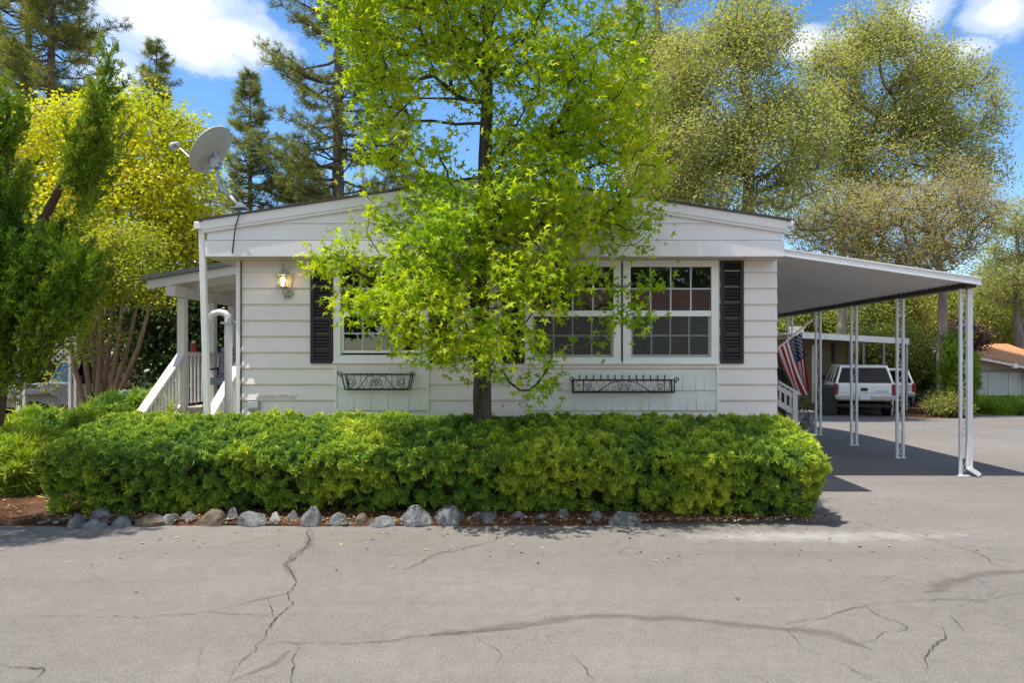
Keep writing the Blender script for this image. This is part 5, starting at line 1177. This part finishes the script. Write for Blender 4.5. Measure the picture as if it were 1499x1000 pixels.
m.quad(pa, pb, (pb[0], d + 6, zr + .55), (pa[0] + .3, d + 6, zr + .55)); m.quad((pa[0], pa[1], pa[2] - .04), (pb[0], pb[1], pb[2] - .04), (pb[0], d + 6, zr + .5), (pa[0] + .3, d + 6, zr + .5)); m.build('roof', M['orange_roof'], gh)
m = MB(); m.box(wn[0], wn[1], d - .04, d - .01, wn[3] - .05, wn[3]); m.box(wn[0], wn[1], d - .05, d - .01, wn[2], wn[2] + .05)
for px in (1432, 1447, 1476, 1491): m.box(wx(px, d), wx(px + 1.4, d), d - .041, d - .011, wn[2] + .05, wn[3] - .05)
wv = m.build('window', M['wood_white'], gh)
m = MB(); m.box(wn[0] + .02, wn[1] - .02, d - .004, d + .01, wn[2] + .03, wn[3] - .03); m.build('blind', M['blind'], wv)
m = MB(); m.box(wn[0] + .02, wn[1] - .02, d - .024, d - .020, wn[2] + .03, wn[3] - .03); m.build('pane', glassmat('clear_glass', (.96, .98, .97), .02, .8), wv)
m = MB(); m.box(wx(1428, d + 4), wx(1440, d + 4), d + 4, d + 4.5, wz(515, d + 4), wz(509, d + 4)); m.build('roof_vent', M['grey_trim'], gh)
m = MB(); m.box(wx(1416, 29), wx(1421, 29), 28.9, 29.1, gz(29) + .6, gz(29) + .85); m.box(wx(1418, 29), wx(1419.3, 29), 28.98, 29.02, gz(29), gz(29) + .6); tag(m.build('mailbox', M['rubber'], loc=(wx(1418, 29), 29, gz(29))), 'dark mailbox on a post left of the green house', 'mailbox')
# pale house roof seen beyond the far carport
d = 36; g0 = gz(d); ph = thing('pale_house', 'pale grey house with white eave beyond the far carport posts', 'house', (wx(1345, d), d, g0))
m = MB(); clap(m, wx(1300, d), wx(1372, d), d, g0, wz(541, d)); m.build('wall', M['green_wall'], ph)
m = MB(); m.prism([(wx(1285, d), wz(542, d)), (wx(1365, d), wz(538, d)), (wx(1365, d), wz(532, d)), (wx(1285, d), wz(537, d))], d - 1.2, d + 3); m.build('roof', M['wood_white'], ph)
m = MB(); m.box(wx(1340, d), wx(1356, d), d - .05, d - .01, wz(570, d), wz(552, d)); m.build('window', M['blind'], ph)

# ------------------------------------------------------------------ vehicles (built facing +y, rear towards -y)
M['car_white'] = surf('white_car_paint', (.74, .74, .74), .25, .02, 3, spec=.6, dirt=((.55, .50, .44), .25)); M['car_silver'] = surf('silver_car_paint', (.27, .30, .32), .28, .03, 3, spec=.6)
M['tyre'] = surf('tyre_rubber', (.02, .02, .02), .8, .2, 12); M['rim'] = surf('dull_rim', (.35, .35, .36), .4, .1, 10, metal=.7); M['tail'] = surf('red_tail_lens', (.16, .008, .012), .2, .1, 30, spec=.7); M['chrome'] = surf('dusty_chrome', (.45, .45, .46), .3, .15, 10, metal=.8)
M['auto_glass'] = glassmat('dark_auto_glass', (.04, .05, .055), .02, .8); M['plate'] = surf('number_plate', (.62, .64, .68), .5, .1, 14)
def section_loft(mb, secs):
    """secs: list of (y, [(x,z)...]) closed loops of equal count"""
    n = len(secs[0][1]); V = [(x, y, z) for y, l in secs for x, z in l]
    F = [(i * n + j, i * n + (j + 1) % n, (i + 1) * n + (j + 1) % n, (i + 1) * n + j) for i in range(len(secs) - 1) for j in range(n)]
    F += [tuple(range(n - 1, -1, -1)), tuple(range((len(secs) - 1) * n, len(secs) * n))]; mb.add(V, F)
def rsec(hw, z0, z1, r=.08, tum=0.0):
    o = []
    for cx_, cz_, a0 in ((hw - r, z0 + r, -90), (hw - r - tum, z1 - r, 0), (-hw + r + tum, z1 - r, 90), (-hw + r, z0 + r, 180)):
        for k in range(4): a = R(a0 + 30 * k); o.append((cx_ + r * math.cos(a), cz_ + r * math.sin(a)))
    return o
def wheel(parent, x, y, r, w):
    m = MB(); m.lathe((x, y, r), [(r * .62, -w / 2), (r * .94, -w / 2), (r, -w * .36), (r, w * .36), (r * .94, w / 2), (r * .62, w / 2)], 28, (1, 0, 0)); t = m.build('wheel', M['tyre'], parent, smooth=False)
    m = MB(); s = 1 if x > 0 else -1; m.lathe((x, y, r), [(.02, s * w * .30), (r * .2, s * w * .36), (r * .5, s * w * .28), (r * .62, s * w * .42), (r * .64, s * w * .2), (.02, s * w * .1)], 24, (1, 0, 0)); m.build('rim', M['rim'], t)
def suv(name, label, W, L, H, belt, gnd, wr, paint, tail_hi, slope_rear, parts=True):
    root = thing(name, label, 'suv', (0, 0, 0)); hw = W / 2
    m = MB(); section_loft(m, [(0.02, rsec(hw - .05, gnd + .22, belt - .04, .07)), (.10, rsec(hw, gnd + .12, belt, .08)), (L * .3, rsec(hw, gnd, belt, .08)), (L * .72, rsec(hw, gnd, belt, .08)), (L * .96, rsec(hw - .04, gnd + .08, belt - .06, .09)), (L, rsec(hw - .12, gnd + .2, belt - .16, .08))])
    for y in (wr + .52, L - wr - .5):
        for s in (-1, 1): m.lathe((s * (hw - .02), y, wr), [(wr * 1.02, -.03), (wr * 1.2, -.03), (wr * 1.2, .035), (wr * 1.02, .035)], 28, (1, 0, 0))
    m.build('body', paint, root, smooth=False, bevel=.01)
    g = hw - .06; tw = .17
    ry0, ry1, fy0, fy1 = .06, .06 + slope_rear, L * .58, L * .70
    m = MB(); zr = H - .05
    # pillars and roof
    section_loft(m, [(ry1 - .02, rsec(g - tw + .03, H - .085, H - .02, .03)), (ry1 + .1, rsec(g - tw + .04, H - .09, H, .03)), (fy0 - .1, rsec(g - tw + .04, H - .09, H, .03)), (fy0 + .06, rsec(g - tw + .02, H - .10, H - .04, .03))])
    for s in (-1, 1):
        for (yb, yt, w_) in ((ry0 + .03, ry1 + .03, .10), (L * .26, L * .27, .09), (L * .44, L * .43, .08), (fy1, fy0, .07)):
            m.bar((s * g, yb, belt - .03), (s * (g - tw), yt, H - .06), .07, w_, (0, 1, 0))
    m.bar((-g, ry0 + .03, belt - .01), (g, ry0 + .03, belt - .01), .07, .06)
    m.build('roof', paint, root, bevel=.012)
    m = MB(); m.quad((-g + .08, ry0 - .002, belt + .02), (g - .08, ry0 - .002, belt + .02), (g - tw - .04, ry1 - .005, H - .09), (-g + tw + .04, ry1 - .005, H - .09)); m.build('rear_window', M['auto_glass'], root)
    for s in (-1, 1):
        m = MB(); m.quad((s * (g + .012), ry0 + .1, belt), (s * (g + .012), fy1 - .04, belt), (s * (g - tw + .012), fy0 - .02, H - .08), (s * (g - tw + .012), ry1 + .08, H - .08)); m.build('side_window', M['auto_glass'], root)
    m = MB(); m.quad((-g + .04, fy1 + .015, belt), (g - .04, fy1 + .015, belt), (g - tw - .02, fy0 + .02, H - .09), (-g + tw + .02, fy0 + .02, H - .09)); m.build('windscreen', M['auto_glass'], root)
    m = MB(); m.box(-hw + .04, hw - .04, -.08, .10, gnd + .16, gnd + .34); m.box(-hw, -hw + .08, -.05, .4, gnd + .17, gnd + .33); m.box(hw - .08, hw, -.05, .4, gnd + .17, gnd + .33); m.build('bumper', M['chrome'], root, bevel=.025)
    m = MB(); m.box(-hw + .08, hw - .08, .05, L - .2, gnd - .1, gnd + .02); m.build('chassis', M['rubber'], root)
    for s in (-1, 1):
        m = MB(); m.box(s * hw - .07 - s * .045, s * hw + .07 - s * .045, .0, .14, tail_hi - .42, tail_hi); m.build('tail_light', M['tail'], root, bevel=.02)
        m = MB(); m.box(s * (hw + .10) - .09, s * (hw + .10) + .09, fy1 - .2, fy1 - .08, belt + .02, belt + .2); m.build('mirror', M['rubber'], root, bevel=.03)
        for y in (wr + .52, L - wr - .5): wheel(root, s * (hw - .15), y, wr, .25)
    m = MB(); m.box(-.16, .16, -.086, -.081, gnd + .18, gnd + .32); m.build('licence_plate', M['plate'], root)
    if parts:
        m = MB(); m.box(-hw + .14, hw - .14, -.004, .03, gnd + .42, belt - .05); tg = m.build('tailgate', paint, root, bevel=.012)
        m = MB(); m.box(-.13, .09, -.012, -.0045, belt - .26, belt - .15); m.build('handle', M['rubber'], tg)
        m = MB(); m.box(hw - .62, hw - .24, -.010, -.0045, gnd + .46, gnd + .50); m.build('badge', M['grey_metal'], tg)
    return root
def place(root, x, y, rz, sink=0): root.location = (x, y, gz(y) - sink); root.rotation_euler = (0, 0, rz)
t = suv('parked_suv', 'white boxy suv parked rear-first view in the tan house carport', 1.94, 5.1, 1.80, 1.16, .42, .39, M['car_white'], 1.14, .20)
yt = 24.0; place(t, wx(1266, yt), yt, R(-18))
t = suv('parked_suv', 'silver hatchback partly hidden behind the white suv', 1.8, 4.2, 1.60, 1.02, .32, .34, M['car_silver'], 1.0, .32, False)
place(t, wx(1303, 28), 28, R(-23))
t['category'] = 'hatchback'; t.name = 'silver_hatchback'
bn = thing('rubbish_bin', 'dark wheeled rubbish bin beside the white suv', 'bin', (wx(1211, 24.6), 24.6, gz(24.6)))
X = wx(1211, 24.6); g0 = gz(24.6)
m = MB(); m.add([(X + i * w_, 24.6 + j * w_, g0 + z) for z, w_ in ((.06, .24), (.98, .30)) for j in (-1, 1) for i in (-1, 1)], [(0, 2, 3, 1), (4, 5, 7, 6), (0, 1, 5, 4), (2, 6, 7, 3), (0, 4, 6, 2), (1, 3, 7, 5)]); m.build('bin_body', M['rubber'], bn, bevel=.02)
m = MB(); m.prismx([(24.27, g0 + .985), (24.95, g0 + .985), (24.95, g0 + 1.08), (24.27, g0 + 1.03)], X - .32, X + .32); m.build('lid', M['dark_metal'], bn, bevel=.02)
for s in (-1, 1):
    m = MB(); m.lathe((X + s * .26, 24.85, g0 + .1), [(.02, -.03), (.1, -.03), (.1, .03), (.02, .03)], 14, (1, 0, 0)); m.build('wheel', M['tyre'], bn)

# white off-road vehicle under the left neighbour's carport (faces the lane, turned left)
jp = thing('off_road_vehicle', 'white off-road vehicle with slotted grille parked under the left carport', 'off-road vehicle', (0, 0, 0))
hw = .80
m = MB(); section_loft(m, [(-1.55, rsec(.60, .62, 1.06, .05)), (-1.45, rsec(.62, .60, 1.09, .05)), (-.3, rsec(.74, .58, 1.14, .05)), (-.2, rsec(.76, .5, 1.14, .05)), (1.75, rsec(.76, .5, 1.10, .05)), (1.8, rsec(.74, .55, 1.08, .05))]); m.build('body', M['car_white'], jp, bevel=.01)
m = MB(); m.box(-.62, .62, -1.60, -1.555, .60, 1.07); gr = m.build('grille', M['car_white'], jp, bevel=.01)
m = MB()
for k in range(7): m.box(-.27 + .09 * k - .022, -.27 + .09 * k + .022, -1.606, -1.6015, .68, 1.0)
m.build('slot', M['rubber'], gr)
for s in (-1, 1):
    m = MB(); m.lathe((s * .46, -1.6, .88), [(.11, 0), (.115, .02), (.09, .03), (.001, .035)], 20, (0, -1, 0)); m.build('headlight', M['chrome'], jp)
    m = MB(); m.prismx([(-1.60, .86), (-1.45, .98), (-.62, 1.0), (-.36, .84), (-.28, .62), (-.40, .62), (-.5, .80), (-.7, .92), (-1.4, .9), (-1.52, .80)], s * .60 if s > 0 else -.86, .86 if s > 0 else -.60); m.build('fender', M['car_white'], jp, bevel=.015)
    m = MB(); m.box(s * .93 - .07, s * .93 + .07, -.05, .03, 1.2, 1.36); m.build('mirror', M['rubber'], jp, bevel=.02)
    for y in (-1.0, 1.25): wheel(jp, s * .70, y, .37, .24)
m = MB(); m.bar((-.70, -.22, 1.14), (-.64, .02, 1.68), .06, .06); m.bar((.70, -.22, 1.14), (.64, .02, 1.68), .06, .06); m.bar((-.66, .02, 1.69), (.66, .02, 1.69), .06, .06); m.bar((-.7, -.22, 1.15), (.7, -.22, 1.15), .06, .07); m.build('windscreen_frame', M['car_white'], jp, bevel=.01)
m = MB(); m.quad((-.66, -.2, 1.18), (.66, -.2, 1.18), (.61, .01, 1.66), (-.61, .01, 1.66)); m.build('windscreen', M['auto_glass'], jp)
m = MB(); m.add([(i * .66, y, z) for y, z in ((.05, 1.72), (1.75, 1.70), (1.80, 1.12), (.1, 1.12)) for i in (-1, 1)], [(0, 1, 3, 2), (2, 3, 5, 4), (0, 2, 4, 6), (1, 7, 5, 3)]); m.build('soft_top', M['rubber'], jp)
m = MB(); m.box(-.72, .72, -1.76, -1.62, .46, .60); m.build('bumper', M['rubber'], jp, bevel=.02)
jp.location = (wx(70, 17.0), 17.8, gz(17.8)); jp.rotation_euler = (0, 0, R(-38))
lc = thing('carport', 'old white carport with lattice valance and slim posts at the far left', 'carport', (wx(60, 16), 16, gz(16)))
d = 15.6; g0 = gz(d)
for px in (27.5, 36, 103, 111): m = MB(); m.box(wx(px, d) - .03, wx(px, d) + .03, d - .03, d + .03, g0, wz(497, d)); m.build('post', M['wood_white'], lc)
def lattice(mb, x0, x1, z0, z1, y, st, w=.035):
    """crossed laths clipped to a rectangle"""
    H = z1 - z0; k = x0 - H
    while k < x1:
        for s in (1, -1):
            p = []
            for zz in (z0, z1):
                xx = (k + (zz - z0)) if s > 0 else (k + H - (zz - z0)); p.append([xx, zz])
            (xa, za), (xb, zb) = p; t0, t1 = 0, 1; dx = xb - xa
            ta, tb = sorted(((x0 - xa) / dx, (x1 - xa) / dx)); t0, t1 = max(0, ta), min(1, tb)
            if t1 - t0 > .03: mb.bar((xa + dx * t0, y + (.006 if s > 0 else -.006), za + H * t0), (xa + dx * t1, y + (.006 if s > 0 else -.006), za + H * t1), .010, w, (1, 0, 0))
        k += st
m = MB(); lattice(m, wx(-30, d), wx(112, d), wz(528, d), wz(500, d), d, .13); m.build('lattice_valance', M['wood_white'], lc)
m = MB(); m.box(wx(-60, d), wx(116, d), d - .1, d + 6, wz(499, d), wz(493, d)); m.build('roof', M['grey_trim'], lc)
m = MB(); m.box(wx(-60, d), wx(118, d + 5), d + 5.4, d + 5.5, g0 - .3, wz(494, d)); m.build('back_wall', M['dark_metal'], lc)
# tan board fence, lattice fence
d = 16.3; g0 = gz(d); tf = thing('board_fence', 'tan vertical board fence behind the many-stemmed tree', 'fence', (wx(185, d), d, g0))
m = MB(); x = wx(150, d)
while x < wx(207, d): m.box(x, x + .13, d - .012, d + .012, g0, wz(527, d)); x += .138
m.build('boards', M['tan_fence'], tf)
m = MB(); m.box(wx(206, d), wx(213, d), d - .06, d + .06, g0, wz(532, d)); m.box(wx(226, d), wx(231, d), d - .06, d + .06, g0, wz(534, d)); m.build('post', M['wood_white'], tf)
d = 11.6; lf = thing('lattice_fence', 'low white crossed lattice fence left of the porch stairs', 'fence', (wx(195, d), d, 0))
m = MB(); lattice(m, wx(172, d), wx(226, d), .05, wz(571, d), d, .105, .028); m.build('lattice', M['wood_white'], lf)
m = MB(); m.box(wx(174, d), wx(179, d), d + .02, d + .07, 0, wz(574, d)); m.box(wx(215, d), wx(220, d), d + .02, d + .07, 0, wz(574, d)); m.build('post', M['wood_white'], lf)

# the house across the lane, seen only in the window panes
oh = thing('opposite_house', 'brown-roofed house across the lane reflected in the windows', 'house', (3, -14, 0))
M['brown_roof'] = surf('brown_shingle', (.16, .09, .065), .9, .3, 6)
m = MB(); m.box(-6, 13, -22, -14, 0, 3.8); m.build('wall', M['tan_wall'], oh)
m = MB(); m.prismx([(-13.2, 3.85), (-18, 5.3), (-23, 3.85), (-23, 3.7), (-13.2, 3.7)], -6.6, 13.6); m.build('roof', M['brown_roof'], oh)
m = MB(); m.box(-6.6, 13.6, -13.19, -13.12, 3.68, 3.92); m.build('fascia', M['wood_white'], oh)
for i, (x, y, h) in enumerate([(-10, -17, 9), (-3.5, -27, 11), (3.5, -26, 11), (10.5, -27, 11), (-17, -22, 10), (18, -24, 10.5)]):
    rg = np.random.default_rng(300 + i)
    t = [(x, y, 0, .25), (x, y, h * .5, .18), (x + .3, y, h * .9, .05)]
    r_ = thing('shade_tree', ['tall tree left of the opposite house', 'first tree behind the opposite house', 'middle tree behind the opposite house', 'last tree behind the opposite house', 'tree far left across the lane', 'tree far right across the lane'][i], 'tree', (x, y, 0), 'trees across the lane')
    V, F = trunk_mesh(t); mesh_obj('trunk', V, [F], M['bark_grey'], r_)
    n = 9000; C = np.array((x, y, h * .68)) + unit(rg.normal(size=(n, 3))) * rg.uniform(.3, 1, (n, 1)) ** .5 * np.array((4.4, 3.2, h * .40)); C = C[vnoise(C, .7, i) > .3]; n = len(C)
    V, F, k = leaves(rg, C, rg.normal(size=(n, 3)), rg.normal(size=(n, 3)) + np.array((0, 0, 1)), rg.uniform(.25, .45, n), DIA, DIA_F); mesh_obj('crown', V, [F], M['far_leaf'], r_, tint=np.repeat(rg.uniform(size=n), k))
# ================================================================== sky, sun, camera
SUN = np.array((-.33, -.085, 1.0)); SUN /= np.linalg.norm(SUN)
el = math.asin(SUN[2]); az = math.atan2(SUN[0], SUN[1])
w = bpy.data.worlds.new('World'); scene.world = w; w.use_nodes = True; nt = w.node_tree
for n in list(nt.nodes): nt.nodes.remove(n)
out = nt.nodes.new('ShaderNodeOutputWorld'); bg = nt.nodes.new('ShaderNodeBackground'); bg.inputs[1].default_value = SKY
sky = nt.nodes.new('ShaderNodeTexSky'); sky.sky_type = 'NISHITA'; sky.sun_disc = False; sky.sun_elevation = el; sky.sun_rotation = az; sky.altitude = 700; sky.air_density = 1.0; sky.dust_density = .3; sky.ozone_density = 1.6
hs = nt.nodes.new('ShaderNodeHueSaturation'); hs.inputs['Saturation'].default_value = 1.22; nt.links.new(sky.outputs[0], hs.inputs['Color'])
tc = nt.nodes.new('ShaderNodeTexCoord'); nv = nt.nodes.new('ShaderNodeVectorMath'); nv.operation = 'NORMALIZE'; nt.links.new(tc.outputs['Generated'], nv.inputs[0]); dirv = nv.outputs[0]
def cdir(px, py): v = np.array(((px - 779) / 1000, 1.0, (521 - py) / 1000)); return v / np.linalg.norm(v)
def cloud(px, py, rx, rz, prev, c=None):
    c = cdir(px, py) if c is None else unit(np.array(c, float)); sb = nt.nodes.new('ShaderNodeVectorMath'); sb.operation = 'SUBTRACT'; nt.links.new(dirv, sb.inputs[0]); sb.inputs[1].default_value = c
    mp = nt.nodes.new('ShaderNodeVectorMath'); mp.operation = 'MULTIPLY'; nt.links.new(sb.outputs[0], mp.inputs[0]); mp.inputs[1].default_value = (1 / rx, 1 / rx, 1 / rz)
    ln = nt.nodes.new('ShaderNodeVectorMath'); ln.operation = 'LENGTH'; nt.links.new(mp.outputs[0], ln.inputs[0])
    q = math_(nt, 'SUBTRACT', 1.0, ln.outputs['Value'])
    return q if prev is None else math_(nt, 'MAXIMUM', prev, q)
q = None
for a in ((235, 10, .13, .085), (335, 50, .09, .035), (170, 110, .06, .05), (290, 75, .07, .03), (1185, 62, .035, .025), (1345, 15, .05, .03), (1470, 15, .06, .045), (1250, 70, .05, .03), (1420, 70, .04, .02), (700, -450, .4, .12), (2100, 0, .3, .12), (-500, -100, .3, .15)): q = cloud(*a, q)
for c_ in ((0, -1, .62), (.7, -1, .55), (-.7, -1, .6), (1.4, -.6, .5), (-1.4, -.7, .5), (0, -1, 1.1)): q = cloud(0, 0, .75, .42, q, c_)  # unseen cloud bank behind the camera, added as bright neutral front fill light
n1 = noise(nt, 7, 8, .62, dirv, (1, 1, 1.6)); n2 = noise(nt, 26, 6, .6, dirv, (1, 1, 1.5))
f = math_(nt, 'ADD', q, math_(nt, 'ADD', math_(nt, 'MULTIPLY', math_(nt, 'SUBTRACT', n1, .5), 1.7), math_(nt, 'MULTIPLY', math_(nt, 'SUBTRACT', n2, .5), .5)))
f = ramp(nt, f, [(.05, 0.0), (.40, .5), (.9, .95)], 'EASE')
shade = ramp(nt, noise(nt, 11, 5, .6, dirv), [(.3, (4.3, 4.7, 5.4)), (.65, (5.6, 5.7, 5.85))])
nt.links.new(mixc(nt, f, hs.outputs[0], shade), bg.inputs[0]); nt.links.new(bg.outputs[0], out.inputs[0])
sl = bpy.data.lights.new('sun', 'SUN'); sl.energy = SUNE; sl.angle = R(.53); sl.color = (1, .955, .88)
so = bpy.data.objects.new('sun', sl); col.objects.link(so)
from mathutils import Vector
so.rotation_euler = Vector(tuple(SUN)).to_track_quat('Z', 'Y').to_euler(); so.location = (-20, -5, 60)
cam = bpy.data.cameras.new('camera'); co = bpy.data.objects.new('camera', cam); col.objects.link(co); scene.camera = co
co.location = (0, 0, EYE); co.rotation_euler = (R(90), 0, 0); cam.sensor_width = 36; cam.lens = 36 * 1000 / 1499
cam.shift_x = -(779 - 749.5) / 1499; cam.shift_y = (521 - 500) / 1499; cam.clip_start = .1; cam.clip_end = 2000
scene.view_settings.view_transform = 'Standard'; scene.view_settings.look = 'None'; scene.view_settings.gamma = 1; scene.view_settings.exposure = EXPO
scene.render.engine = 'CYCLES'
cy = scene.cycles; cy.max_bounces = 8; cy.diffuse_bounces = 4; cy.glossy_bounces = 3; cy.transmission_bounces = 6; cy.transparent_max_bounces = 12; cy.use_denoising = True; cy.sample_clamp_indirect = 6; cy.caustics_reflective = False; cy.caustics_refractive = False
